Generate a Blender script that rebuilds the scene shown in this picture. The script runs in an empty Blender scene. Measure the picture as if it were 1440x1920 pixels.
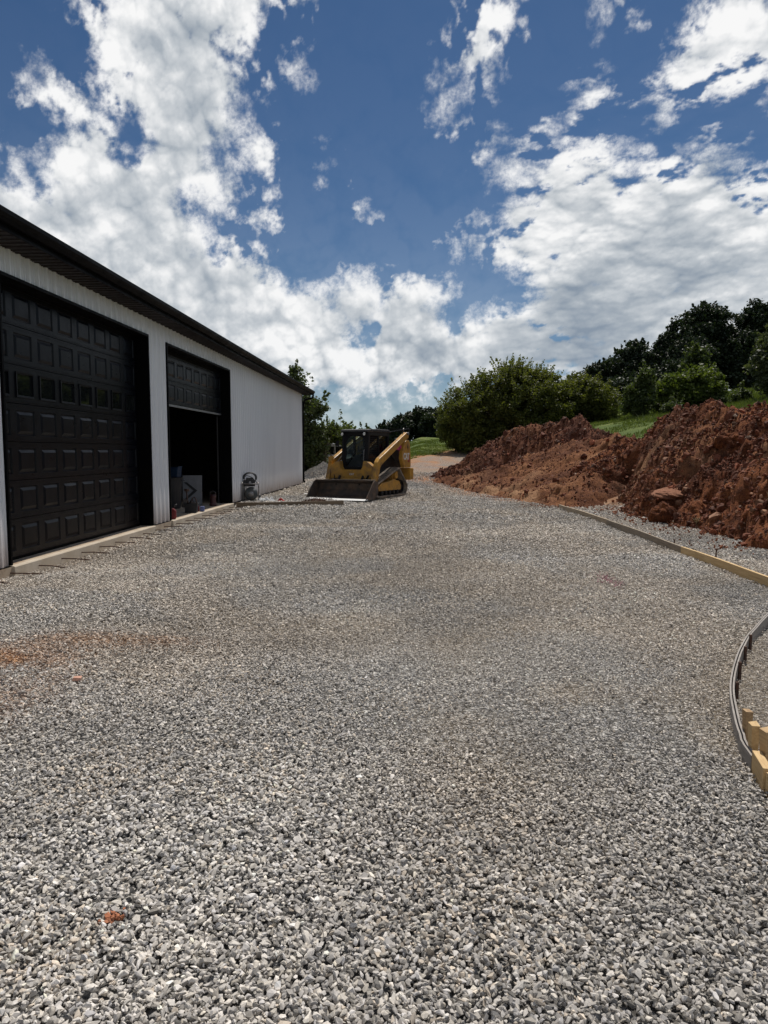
import bpy, bmesh, math, random
import numpy as np
from mathutils import Vector, Matrix, Euler
R = math.radians
scene = bpy.context.scene
COL = scene.collection

# ---------------------------------------------------------------- camera
cd = bpy.data.cameras.new("camera")
cd.sensor_fit = 'VERTICAL'; cd.sensor_height = 36.0; cd.lens = 36.0 * 1331 / 1920
cd.clip_start = 0.05; cd.clip_end = 9000
cam = bpy.data.objects.new("camera", cd); COL.objects.link(cam)
cam.location = (0, 0, 1.55)
cam.rotation_euler = (R(90 - 4.94), 0, R(2.58))
scene.camera = cam

# ---------------------------------------------------------------- sky, sun, exposure
SUN_DIR = Vector((0.15, 0.50, 1.0)).normalized()          # towards the sun
SUN_EL = math.asin(SUN_DIR.z); SUN_AZ = math.atan2(SUN_DIR.x, SUN_DIR.y)
world = bpy.data.worlds.new("World"); scene.world = world; world.use_nodes = True
wn = world.node_tree; wn.nodes.clear()
sky = wn.nodes.new('ShaderNodeTexSky'); sky.sky_type = 'NISHITA'; sky.sun_disc = False
sky.sun_elevation = SUN_EL; sky.sun_rotation = SUN_AZ
sky.altitude = 300; sky.air_density = 1.0; sky.dust_density = 0.4; sky.ozone_density = 4.0
gm = wn.nodes.new('ShaderNodeGamma'); gm.inputs[1].default_value = 1.12
bg = wn.nodes.new('ShaderNodeBackground'); bg.inputs[1].default_value = 0.0455
wo = wn.nodes.new('ShaderNodeOutputWorld')
tint = wn.nodes.new('ShaderNodeMix'); tint.data_type = 'RGBA'; tint.blend_type = 'MULTIPLY'; tint.inputs[0].default_value = 1; tint.inputs[7].default_value = (.75, .95, 1.06, 1)
wn.links.new(sky.outputs[0], tint.inputs[6]); wn.links.new(tint.outputs[2], gm.inputs[0]); wn.links.new(gm.outputs[0], bg.inputs[0]); wn.links.new(bg.outputs[0], wo.inputs[0])
sl = bpy.data.lights.new("sun", 'SUN'); sl.energy = 5.0; sl.angle = R(0.53); sl.color = (1.0, 0.94, 0.86)
so = bpy.data.objects.new("sun", sl); COL.objects.link(so)
so.rotation_euler = (-SUN_DIR).to_track_quat('-Z', 'Y').to_euler(); so.location = (20, 60, 80)
vs = scene.view_settings
vs.view_transform = 'Standard'; vs.look = 'None'; vs.gamma = 1.0; vs.use_curve_mapping = False
vs.exposure = -0.28
scene.cycles.max_bounces = 6; scene.cycles.diffuse_bounces = 3; scene.cycles.glossy_bounces = 2
scene.cycles.transparent_max_bounces = 8; scene.cycles.transmission_bounces = 3
scene.cycles.sample_clamp_indirect = 4.0

# ---------------------------------------------------------------- numeric helpers
rng = np.random.default_rng(7); random.seed(7)
_T = np.random.default_rng(3).random((256, 256))
def vn(x, y, s=0):
    x = np.asarray(x, float) + s * 17.31; y = np.asarray(y, float) + s * 9.77
    xi = np.floor(x).astype(int); yi = np.floor(y).astype(int); fx = x - xi; fy = y - yi
    fx = fx * fx * fx * (fx * (fx * 6 - 15) + 10); fy = fy * fy * fy * (fy * (fy * 6 - 15) + 10)
    a = _T[xi & 255, yi & 255]; b = _T[(xi + 1) & 255, yi & 255]; c = _T[xi & 255, (yi + 1) & 255]; d = _T[(xi + 1) & 255, (yi + 1) & 255]
    return (a * (1 - fx) + b * fx) * (1 - fy) + (c * (1 - fx) + d * fx) * fy * 1.0 - 0.5
def fbm(x, y, f=1.0, o=4, s=0, g=0.5):
    t = 0; a = 1.0
    for k in range(o):
        ca, sa = math.cos(k * 1.1 + .3), math.sin(k * 1.1 + .3)
        t = t + a * vn((x * ca - y * sa) * f, (x * sa + y * ca) * f, s + k); f *= 2.03; a *= g
    return t
def sst(a, b, x):
    t = np.clip((np.asarray(x, float) - a) / (b - a), 0, 1); return t * t * (3 - 2 * t)
def seg_d(px, py, a, b):
    ax, ay = a; bx, by = b; dx, dy = bx - ax, by - ay
    t = np.clip(((px - ax) * dx + (py - ay) * dy) / (dx * dx + dy * dy + 1e-12), 0, 1)
    return np.hypot(px - ax - t * dx, py - ay - t * dy), t
def poly_sd(px, py, pts):
    """signed distance, positive inside"""
    d = np.full(np.shape(px), 1e9); ins = np.zeros(np.shape(px), bool); n = len(pts)
    for i in range(n):
        a, b = pts[i], pts[(i + 1) % n]
        d = np.minimum(d, seg_d(px, py, a, b)[0])
        if a[1] != b[1]:
            c = ((a[1] > py) != (b[1] > py)) & (px < (b[0] - a[0]) * (py - a[1]) / (b[1] - a[1]) + a[0]); ins ^= c
    return np.where(ins, d, -d)

# ---------------------------------------------------------------- terrain heights
ROADL = [(-3.5, 36), (-1.0, 43), (0.0, 50), (2.6, 58), (5.4, 66), (9.5, 78)]
def terrain(x, y):
    x = np.asarray(x, float); y = np.asarray(y, float)
    ry = 0.06 * np.clip(y - 30, 0, 32) * sst(28, 36, y) + 0.025 * np.clip(y - 62, 0, 60)
    h = ry * (0.04 + 0.96 * sst(-5.0, 0.8, x))
    xr = np.clip(x - 6, 0, None); h = h + 7 * (1 - np.exp(-.32 * xr / 7)) * sst(6, 12, y + 4)
    h = h - 0.05 * sst(-4.3, -5.0, x) * (y < 19.75) + 0.05 * sst(-1.5, -2.6, x) * sst(19.75, 19.95, y)
    far = sst(14, 40, y)
    h = h + fbm(x, y, .12, 3, 5) * .8 * sst(36, 60, y) + fbm(x, y, .35, 3, 9) * .05 + fbm(x, y, 1.6, 2, 2) * .018
    h = h + .30 * np.exp(-((x - 5.9) ** 2 + (y - 21.6) ** 2) / .8)
    h = h + .10 * np.clip(fbm(x, y, 1.1, 3, 12), 0, 1) * sst(4.3, 5.0, x) * sst(22, 20, y)
    return h

# ---------------------------------------------------------------- material helpers
def new_mat(name):
    m = bpy.data.materials.new(name); m.use_nodes = True; nt = m.node_tree; nt.nodes.clear()
    out = nt.nodes.new('ShaderNodeOutputMaterial'); return m, nt, out
def N(nt, t, **kw):
    n = nt.nodes.new(t)
    for k, v in kw.items():
        if k.startswith('i_'): n.inputs[int(k[2:])].default_value = v
        else: setattr(n, k, v)
    return n
def ramp(nt, src, stops):
    r = nt.nodes.new('ShaderNodeValToRGB'); e = r.color_ramp.elements
    while len(e) > 1: e.remove(e[-1])
    e[0].position = stops[0][0]; e[0].color = (*stops[0][1], 1)
    for p, c in stops[1:]:
        q = e.new(p); q.color = (*c, 1)
    nt.links.new(src, r.inputs[0]); return r.outputs[0]
def math_(nt, op, a, b=None, clamp=False):
    n = nt.nodes.new('ShaderNodeMath'); n.operation = op; n.use_clamp = clamp
    for i, v in enumerate((a, b)):
        if v is None: continue
        if isinstance(v, (int, float)): n.inputs[i].default_value = v
        else: nt.links.new(v, n.inputs[i])
    return n.outputs[0]
def mixc(nt, f, a, b, mode='MIX'):
    n = nt.nodes.new('ShaderNodeMix'); n.data_type = 'RGBA'; n.blend_type = mode
    for i, v in ((0, f), (6, a), (7, b)):
        if isinstance(v, (int, float)): n.inputs[i].default_value = v
        elif isinstance(v, tuple): n.inputs[i].default_value = (*v, 1) if len(v) == 3 else v
        else: nt.links.new(v, n.inputs[i])
    return n.outputs[2]
def noise(nt, vec, scale, detail=4, rough=.55, dist=0):
    n = nt.nodes.new('ShaderNodeTexNoise'); n.inputs['Scale'].default_value = scale
    n.inputs['Detail'].default_value = detail; n.inputs['Roughness'].default_value = rough
    n.inputs['Distortion'].default_value = dist
    if vec is not None: nt.links.new(vec, n.inputs['Vector'])
    return n.outputs[0]
def mapping(nt, vec, sc):
    n = nt.nodes.new('ShaderNodeMapping'); n.inputs['Scale'].default_value = sc; nt.links.new(vec, n.inputs[0]); return n.outputs[0]
def obj_co(nt): return nt.nodes.new('ShaderNodeTexCoord').outputs['Object']
def pos(nt): return nt.nodes.new('ShaderNodeNewGeometry').outputs['Position']
def simple(name, c1, c2=None, rough=.6, metal=0.0, scale=6, bump=0.0, bscale=40, dirt=None, dscale=3, dth=(.5, .7), stretch=(1, 1, 1), spec=.5):
    m, nt, out = new_mat(name); p = nt.nodes.new('ShaderNodeBsdfPrincipled'); nt.links.new(p.outputs[0], out.inputs[0])
    co = mapping(nt, obj_co(nt), stretch); c2 = c2 or tuple(v * .75 for v in c1)
    col = ramp(nt, noise(nt, co, scale, 5), [(.35, c2), (.65, c1)])
    if dirt:
        f = ramp(nt, noise(nt, co, dscale, 7, .65), [(dth[0], (0, 0, 0)), (dth[1], (1, 1, 1))]); col = mixc(nt, f, col, dirt)
        p.inputs['Roughness'].default_value = rough
    nt.links.new(col, p.inputs['Base Color'])
    rr = ramp(nt, noise(nt, co, scale * 2.3, 4), [(.3, (rough * .8,) * 3), (.7, (min(1, rough * 1.2),) * 3)]); nt.links.new(rr, p.inputs['Roughness'])
    p.inputs['Metallic'].default_value = metal; p.inputs['Specular IOR Level'].default_value = spec
    if bump:
        b = N(nt, 'ShaderNodeBump', i_0=bump, i_1=.01); nt.links.new(noise(nt, co, bscale, 5), b.inputs['Height']); nt.links.new(b.outputs[0], p.inputs['Normal'])
    return m

# ---------------------------------------------------------------- mesh helpers
class MB:
    def __init__(s): s.v = []; s.f = []
    def add(s, v, f):
        o = len(s.v); s.v += [tuple(p) for p in v]; s.f += [tuple(i + o for i in q) for q in f]; return s
    def box(s, c, d, rot=None):
        hx, hy, hz = d[0] / 2, d[1] / 2, d[2] / 2
        v = [Vector((x, y, z)) for x in (-hx, hx) for y in (-hy, hy) for z in (-hz, hz)]
        if rot is not None:
            M = Euler(rot).to_matrix(); v = [M @ p for p in v]
        v = [p + Vector(c) for p in v]
        return s.add(v, [(0, 1, 3, 2), (4, 6, 7, 5), (0, 4, 5, 1), (2, 3, 7, 6), (0, 2, 6, 4), (1, 5, 7, 3)])
    def span(s, a, b):
        return s.box([(a[i] + b[i]) / 2 for i in range(3)], [abs(b[i] - a[i]) for i in range(3)])
    def beam(s, a, b, w, h, up=(0, 0, 1)):
        a = Vector(a); b = Vector(b); d = (b - a).normalized(); u = Vector(up); r = d.cross(u).normalized(); u = r.cross(d)
        v = [p + r * (w / 2 * i) + u * (h / 2 * j) for p in (a, b) for i, j in ((-1, -1), (1, -1), (1, 1), (-1, 1))]
        return s.add(v, [(3, 2, 1, 0), (4, 5, 6, 7), (0, 1, 5, 4), (1, 2, 6, 5), (2, 3, 7, 6), (3, 0, 4, 7)])
    def tube(s, pts, rad, n=8, caps=True):
        pts = [Vector(p) for p in pts]; rad = rad if hasattr(rad, '__len__') else [rad] * len(pts); vs_ = []; u = None
        for i, p in enumerate(pts):
            d = (pts[min(i + 1, len(pts) - 1)] - pts[max(i - 1, 0)]).normalized()
            if u is None:
                u = d.cross(Vector((0, 0, 1)));
                if u.length < .05: u = d.cross(Vector((1, 0, 0)))
            u = (u - d * u.dot(d)).normalized(); w = d.cross(u)
            vs_ += [p + (u * math.cos(2 * math.pi * k / n) + w * math.sin(2 * math.pi * k / n)) * rad[i] for k in range(n)]
        f = [(i * n + k, i * n + (k + 1) % n, (i + 1) * n + (k + 1) % n, (i + 1) * n + k) for i in range(len(pts) - 1) for k in range(n)]
        if caps: f += [tuple(range(n - 1, -1, -1)), tuple((len(pts) - 1) * n + k for k in range(n))]
        return s.add(vs_, f)
    def prism(s, prof, a, b, axis='y'):
        """profile of (p,q) points extruded along axis from a to b; axis y: (x,z); axis x: (y,z); axis z: (x,y)"""
        n = len(prof)
        def P(p, q, t): return {'y': (p, t, q), 'x': (t, p, q), 'z': (p, q, t)}[axis]
        v = [P(p, q, a) for p, q in prof] + [P(p, q, b) for p, q in prof]
        f = [tuple(range(n)), tuple(range(2 * n - 1, n - 1, -1))] + [(i, i + n, (i + 1) % n + n, (i + 1) % n) for i in range(n)]
        return s.add(v, f)
    def grid(s, X, Y, Z):
        ny, nx = X.shape; o = len(s.v)
        s.v += list(zip(X.ravel().tolist(), Y.ravel().tolist(), Z.ravel().tolist()))
        s.f += [(o + j * nx + i, o + j * nx + i + 1, o + (j + 1) * nx + i + 1, o + (j + 1) * nx + i) for j in range(ny - 1) for i in range(nx - 1)]
        return s
    def build(s, name, mat, parent=None, smooth=False, bevel=0, fix=True, loc=None):
        me = bpy.data.meshes.new(name); me.from_pydata(s.v, [], s.f); me.update()
        if fix:
            bm = bmesh.new(); bm.from_mesh(me); bmesh.ops.recalc_face_normals(bm, faces=bm.faces); bm.to_mesh(me); bm.free()
        if smooth: me.polygons.foreach_set('use_smooth', [True] * len(me.polygons))
        me.materials.append(mat); o = bpy.data.objects.new(name, me); COL.objects.link(o)
        if parent is not None: o.parent = parent
        if loc is not None: o.location = loc
        if bevel:
            b = o.modifiers.new('bevel', 'BEVEL'); b.width = bevel; b.segments = 2; b.limit_method = 'ANGLE'; b.angle_limit = R(40)
        return o
def np_mesh(name, verts, quads, mat, parent=None, smooth=False, attrs=None):
    verts = np.asarray(verts, np.float32); quads = np.asarray(quads, np.int32); k = quads.shape[1]
    me = bpy.data.meshes.new(name); me.vertices.add(len(verts)); me.vertices.foreach_set('co', verts.ravel())
    me.loops.add(quads.size); me.loops.foreach_set('vertex_index', quads.ravel())
    me.polygons.add(len(quads)); me.polygons.foreach_set('loop_start', np.arange(0, quads.size, k, dtype=np.int32))
    if smooth: me.polygons.foreach_set('use_smooth', np.ones(len(quads), bool))
    me.update(calc_edges=True)
    for an, (ty, arr) in (attrs or {}).items():
        at = me.attributes.new(an, ty, 'POINT'); at.data.foreach_set('value' if ty == 'FLOAT' else ('vector' if ty == 'FLOAT_VECTOR' else 'color'), np.asarray(arr, np.float32).ravel())
    if mat: me.materials.append(mat)
    o = bpy.data.objects.new(name, me); COL.objects.link(o)
    if parent is not None: o.parent = parent
    return o
def grid_quads(nx, ny, keep=None):
    i = np.arange(nx - 1)[None, :] + np.arange(ny - 1)[:, None] * nx
    q = np.stack([i, i + 1, i + nx + 1, i + nx], -1).reshape(-1, 4)
    return q if keep is None else q[keep[q].any(1)]
def thing(name, label, cat, loc=(0, 0, 0), rz=0, group=None):
    o = bpy.data.objects.new(name, None); COL.objects.link(o); o.location = loc; o.rotation_euler = (0, 0, rz); o.empty_display_size = .3
    return tag(o, label, cat, group)
def tag(o, label, cat, group=None, kind=None):
    o['label'] = label; o['category'] = cat
    if group: o['group'] = group
    if kind: o['kind'] = kind
    return o
def copy_thing(t, loc, rot, label):
    r = t.copy(); COL.objects.link(r); r.location = loc; r.rotation_euler = rot; r['label'] = label
    for ch in t.children:
        c = ch.copy(); COL.objects.link(c); c.parent = r
    return r
def text_mesh(body, size, name, mat, parent, loc, rot, ext=.002, xs=1.0, bold=0.0):
    cu = bpy.data.curves.new(name, 'FONT'); cu.body = body; cu.size = size; cu.extrude = ext; cu.offset = bold; cu.align_x = 'CENTER'; cu.align_y = 'CENTER'
    t = bpy.data.objects.new('t', cu); COL.objects.link(t); bpy.context.view_layer.update()
    me = bpy.data.meshes.new_from_object(t.evaluated_get(bpy.context.evaluated_depsgraph_get())); bpy.data.objects.remove(t)
    me.materials.clear(); me.materials.append(mat); o = bpy.data.objects.new(name, me); COL.objects.link(o); o.parent = parent
    o.location = loc; o.rotation_euler = rot; o.scale = (xs, 1, 1); return o

# ---------------------------------------------------------------- the sky's clouds: a dome 4 km out with a coverage field per direction (azimuth, elevation in degrees)
CLOUD = [(1.0,[(-24.6,28.2),(-23.7,29.1),(-22.7,31.4),(-6.6,33.0),(-7.4,30.8),(-9.3,30.1),(-11.3,30.1),(-12.3,29.1),(-13.7,27.6),(-14.7,27.8),(-14.3,27.0),(-13.6,26.0),(-13.7,24.7),(-13.1,23.1),(-14.0,21.0),(-13.7,18.5),(-14.1,17.5),(-16.3,17.6),(-15.6,16.0),(-14.1,15.2),(-11.7,14.3),(-9.3,13.3),(-7.2,13.2),(-5.5,13.8),(-3.4,13.9),(-1.5,12.9),(-0.5,13.0),(0.4,13.5),(2.9,13.1),(3.2,12.3),(2.8,11.3),(3.7,10.6),(5.0,10.8),(6.4,11.6),(8.0,11.0),(9.5,10.0),(11.5,9.9),(16.9,11.1),(20.7,5.6),(11.6,5.9),(5.0,4.6),(0.8,4.2),(-1.7,3.5),(-5.1,3.3),(-7.7,3.8),(-10.2,1.9),(-37.2,-1.9),(-36.1,19.6),(-30.0,20.3),(-28.8,19.4),(-28.0,18.9),(-27.6,20.2),(-26.3,21.2),(-23.5,22.4),(-21.8,23.1),(-22.9,24.0),(-23.3,26.1),(-24.2,27.1)]),(1.0,[(-28.1,22.5),(-27.2,24.3),(-26.2,24.7),(-24.5,24.0),(-24.2,23.1),(-25.9,22.2)]),(1.0,[(-13.7,23.1),(-12.6,22.8),(-11.4,22.1),(-11.2,20.9),(-11.6,19.8),(-12.4,19.9),(-13.6,20.6)]),(0.7,[(-7.9,21.0),(-7.1,21.5),(-5.5,19.8),(-6.8,19.5)]),(0.7,[(-13.0,18.0),(-10.7,18.1),(-10.7,17.5),(-12.9,17.4)]),(0.6,[(-5.0,17.8),(-3.8,18.1),(-2.9,17.8),(-4.2,17.1)]),(0.9,[(3.7,30.3),(5.7,31.2),(7.3,30.8),(7.6,29.6),(6.3,28.5),(5.6,26.8),(5.2,26.2),(4.2,26.2),(3.5,26.9),(2.7,26.0),(3.2,25.0),(2.2,23.9),(1.3,25.4),(2.3,27.2),(2.5,29.0)]),(0.45,[(2.6,23.6),(4.2,23.7),(4.2,23.2),(2.8,23.1)]),(0.5,[(4.5,22.8),(5.4,23.1),(8.6,22.0),(8.5,21.7),(5.6,22.3),(4.8,21.8)]),(0.7,[(11.9,24.9),(12.7,25.4),(14.1,26.0),(13.4,24.9),(12.5,23.9)]),(0.7,[(12.6,23.0),(13.5,23.6),(15.5,23.5),(15.4,23.2),(13.3,22.7)]),(0.5,[(11.2,22.9),(12.0,23.6),(12.9,22.7),(11.6,22.1)]),(0.5,[(-11.9,26.7),(-10.5,28.7),(-10.1,28.0),(-10.3,26.8),(-11.6,25.2),(-12.1,26.1)]),(0.6,[(-10.1,27.6),(-8.9,27.5),(-8.9,26.9),(-9.7,26.8)]),(0.6,[(12.9,31.0),(15.5,30.4),(15.9,28.6),(14.2,28.8),(13.5,29.7)]),(1.0,[(21.3,30.3),(19.9,27.2),(18.5,25.9),(17.6,24.5),(17.4,23.5),(17.0,21.6),(16.6,20.7),(17.8,21.3),(18.7,22.5),(19.7,23.8),(21.0,24.4),(22.3,23.5),(24.7,23.5),(28.5,22.4),(29.3,28.4)]),(1.0,[(5.1,20.2),(5.9,20.8),(7.3,21.6),(10.8,22.1),(13.9,21.5),(16.2,20.7),(17.5,20.1),(18.7,21.1),(21.2,21.4),(23.6,20.2),(25.0,18.2),(30.0,16.8),(31.0,-3.8),(9.2,3.5),(9.1,8.4),(8.0,11.0),(8.2,12.2),(8.4,13.7),(4.9,14.3),(2.2,15.3),(4.5,16.0),(6.7,16.5),(3.7,17.0),(5.7,17.9),(6.9,18.7),(5.1,19.5)])]
HOLES = [(-21.3,22.0,0.95,0.9),(-20.9,20.9,0.77,0.8),(-8.1,9.7,1.21,0.6),(-4.5,8.6,1.29,0.8),(-5.5,9.8,0.86,0.7),(-3.4,9.8,0.69,0.6),(-12.6,20.1,0.6,0.5),(9.3,20.7,1.08,0.5),(12.8,19.4,0.95,0.5),(15.8,19.6,0.95,0.4),(8.5,19.2,0.95,0.5),(11.7,18.4,0.86,0.35),(5.7,19.3,0.95,0.6),(5.9,17.3,0.65,0.5),(23.5,22.5,1.51,0.5),(9.0,11.6,1.08,0.4),(-13.6,9.2,0.86,0.5),(-11.0,7.7,0.77,0.3),(-3.9,3.6,1.29,0.3),(5.7,28.9,0.52,0.6),(23.0,18.5,0.86,0.4),(-19.0,22.3,0.6,0.3)]
SHADE = [(-16.6,28.1,2.58,-0.5),(-19.3,26.0,2.15,-0.3),(-17.6,19.4,2.58,-0.45),(-19.6,16.4,3.01,-0.3),(-14.6,13.1,3.44,-0.35),(-5.5,10.2,1.29,-0.3),(-6.8,11.8,3.01,0.1),(-3.4,10.6,1.72,-0.35),(1.6,8.6,2.58,-0.65),(-0.0,6.5,2.58,-0.5),(8.3,8.0,3.87,-0.6),(13.0,11.4,3.87,-0.75),(12.3,8.3,3.87,-0.8),(6.3,6.5,3.44,-0.3),(20.8,13.7,3.01,-0.8),(18.9,15.0,2.15,-0.5),(21.9,19.0,1.51,-0.4),(14.9,14.2,2.58,-0.2),(23.9,11.3,3.44,-0.3),(16.9,9.6,3.44,-0.5),(-22.2,28.5,2.58,0.5),(-9.3,9.7,2.15,0.5),(-12.6,10.8,2.15,0.2),(0.8,11.8,2.58,0.5),(-2.6,12.6,1.72,0.3),(5.0,10.1,1.72,0.4),(-27.8,18.6,2.58,0.4),(-22.1,21.3,2.15,0.3),(-12.4,21.5,1.72,0.5),(14.8,16.4,5.17,0.3),(20.8,20.8,1.72,0.4),(18.2,25.5,2.58,0.2),(23.3,25.5,2.58,0.1),(-9.4,4.2,3.44,0.1),(-6.0,6.1,2.58,0.3),(-3.4,14.9,2.58,0.2),(23.4,9.2,2.58,0.1)]
_G = np.random.default_rng(12).random((256, 256)) * 2 * np.pi
def gn(x, y, s=0):
    x = np.asarray(x, float) + s * 31.7; y = np.asarray(y, float) + s * 13.3
    xi = np.floor(x).astype(int); yi = np.floor(y).astype(int); fx = x - xi; fy = y - yi
    def c(i, j):
        a = _G[(xi + i) & 255, (yi + j) & 255]; return np.cos(a) * (fx - i) + np.sin(a) * (fy - j)
    u = fx * fx * fx * (fx * (fx * 6 - 15) + 10); v = fy * fy * fy * (fy * (fy * 6 - 15) + 10)
    return ((c(0, 0) * (1 - u) + c(1, 0) * u) * (1 - v) + (c(0, 1) * (1 - u) + c(1, 1) * u) * v) * 1.5
def gfbm(x, y, f, o, s, g=.5):
    t = 0; a = 1.
    for k in range(o):
        ca, sa = math.cos(k * 1.3 + .5), math.sin(k * 1.3 + .5); t = t + a * gn((x * ca - y * sa) * f, (x * sa + y * ca) * f, s + k); f *= 2.07; a *= g
    return t
def billow(x, y, f, o, s, g=.5):
    t = 0; a = 1.; n = 0
    for k in range(o):
        ca, sa = math.cos(k * 1.3 + .5), math.sin(k * 1.3 + .5); t = t + a * np.abs(gn((x * ca - y * sa) * f, (x * sa + y * ca) * f, s + k)); n += a; f *= 2.11; a *= g
    return t / n
_W1 = np.random.default_rng(5).random((256, 256)); _W2 = np.random.default_rng(6).random((256, 256)); _W3 = np.random.default_rng(8).random((256, 256))
def domes(x, y, s=0):
    """rounded puffs: height of the tallest of randomly placed domes"""
    x = np.asarray(x, float) + s * 7.7; y = np.asarray(y, float) + s * 5.1; xi = np.floor(x).astype(int); yi = np.floor(y).astype(int); h = np.zeros(x.shape)
    for i in (-1, 0, 1):
        for j in (-1, 0, 1):
            a, b = (xi + i) & 255, (yi + j) & 255; r = .55 + .55 * _W3[a, b]
            d2 = ((xi + i + _W1[a, b] - x) ** 2 + (yi + j + _W2[a, b] - y) ** 2) / (r * r); h = np.maximum(h, r * np.clip(1 - d2, 0, 1) ** .7)
    return h
def puffs(x, y, f, o, s, g=.55):
    t = 0; a = 1.; n = 0
    for k in range(o):
        ca, sa = math.cos(k * 1.3 + .5), math.sin(k * 1.3 + .5); wx = gn(x * f * .9, y * f * .9, s + 70 + k) * .42 / f; wy = gn(x * f * .9 + 9, y * f * .9, s + 90 + k) * .42 / f
        t = t + a * domes(((x + wx) * ca - (y + wy) * sa) * f, ((x + wx) * sa + (y + wy) * ca) * f, s + k); n += a; f *= 2.05; a *= g
    return t / n
def cloud_fields(A, E):
    """opacity and brightness of the cloud cover towards azimuth A, elevation E (degrees)"""
    wx = gfbm(A, E, .30, 4, 1) * .6; wy = gfbm(A, E, .30, 4, 9) * .6
    X = A + wx; Y = E + wy
    cov = np.full(A.shape, -9.)
    for w, pts in CLOUD: cov = np.maximum(cov, np.minimum(poly_sd(X, Y, pts), 3.4) - (1 - w) * .45)
    for a, e, r, s in HOLES: cov = cov - s * 2.2 * np.exp(-((X - a) ** 2 + (Y - e) ** 2) / (r * r * 1.3))
    wt = np.maximum(sst(31, 38, np.abs(A + 3)), sst(31.5, 36, E))
    sa, se = math.degrees(SUN_AZ), math.degrees(SUN_EL); ds = np.hypot((A - sa) * np.cos(np.radians(E)), E - se)
    rnd = gfbm(A, E, .07, 3, 21) * 7 - .8 - 12 * sst(24, 12, ds); cov = cov * (1 - wt) + rnd * wt
    sk = sst(3, 10, A) * (1 - wt) * sst(29, 24, E) * sst(2, 7, E)                  # streaky layer cloud to the right
    lw = sst(15, 6, E)
    def H(dx, dy, o):
        x, y = A + dx, E + dy; a = puffs(x, y, .30, o, 40); c = puffs(x, y * 1.1, .44, o, 50); b = puffs(x * .62, y * 1.5, .42, o, 60)
        a = a * (1 - lw) + c * lw; return a * (1 - sk) + b * sk
    H0 = H(0, 0, 5)
    fx_, fy_ = A + wx * .4, E + wy * .4; fine = gfbm(fx_, fy_, 1.0, 6, 70, .62) * (1 - sk) + gfbm(fx_ * .8, fy_ * 1.9, 1.0, 6, 80, .62) * sk
    gaps = gfbm(A, E, .33, 5, 90, .55) * (1 - sk) + gfbm(A * .8, E * 1.8, .33, 5, 95, .55) * sk
    d = cov * .75 + (H0 - .46) * 2.8 + fine * .42 - .36 + np.minimum(gaps + .25, 0) * (2.6 + 1.4 * sk) * sst(5, 1.0, cov)
    soft = 1.15 + 1.1 * sst(-.15, .4, gfbm(A, E, .2, 3, 33))
    alpha = sst(-.35 * soft, .95 * soft, d)
    rel = 0
    for dl, o, w in ((.22, 5, .55), (.6, 4, .8), (1.6, 2, .8)): rel = rel + w * (H0 * 0 + (H(0, 0, o) if o < 5 else H0) - H(dl * .38, dl, o))
    thick = sst(.2, 3.4, d); sh = np.zeros(A.shape)
    for a, e, r, s in SHADE: sh = sh + s * np.exp(-((A - a) ** 2 + (E - e) ** 2) / (r * r))
    b = .80 - .22 * thick + .62 * rel * (1 - .25 * sk) + (H0 - .42) * .35 + fine * .10 + sh * .30 + gfbm(A, E, .14, 3, 55) * .13
    return alpha, np.clip(b, 0, 1.05)
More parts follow.
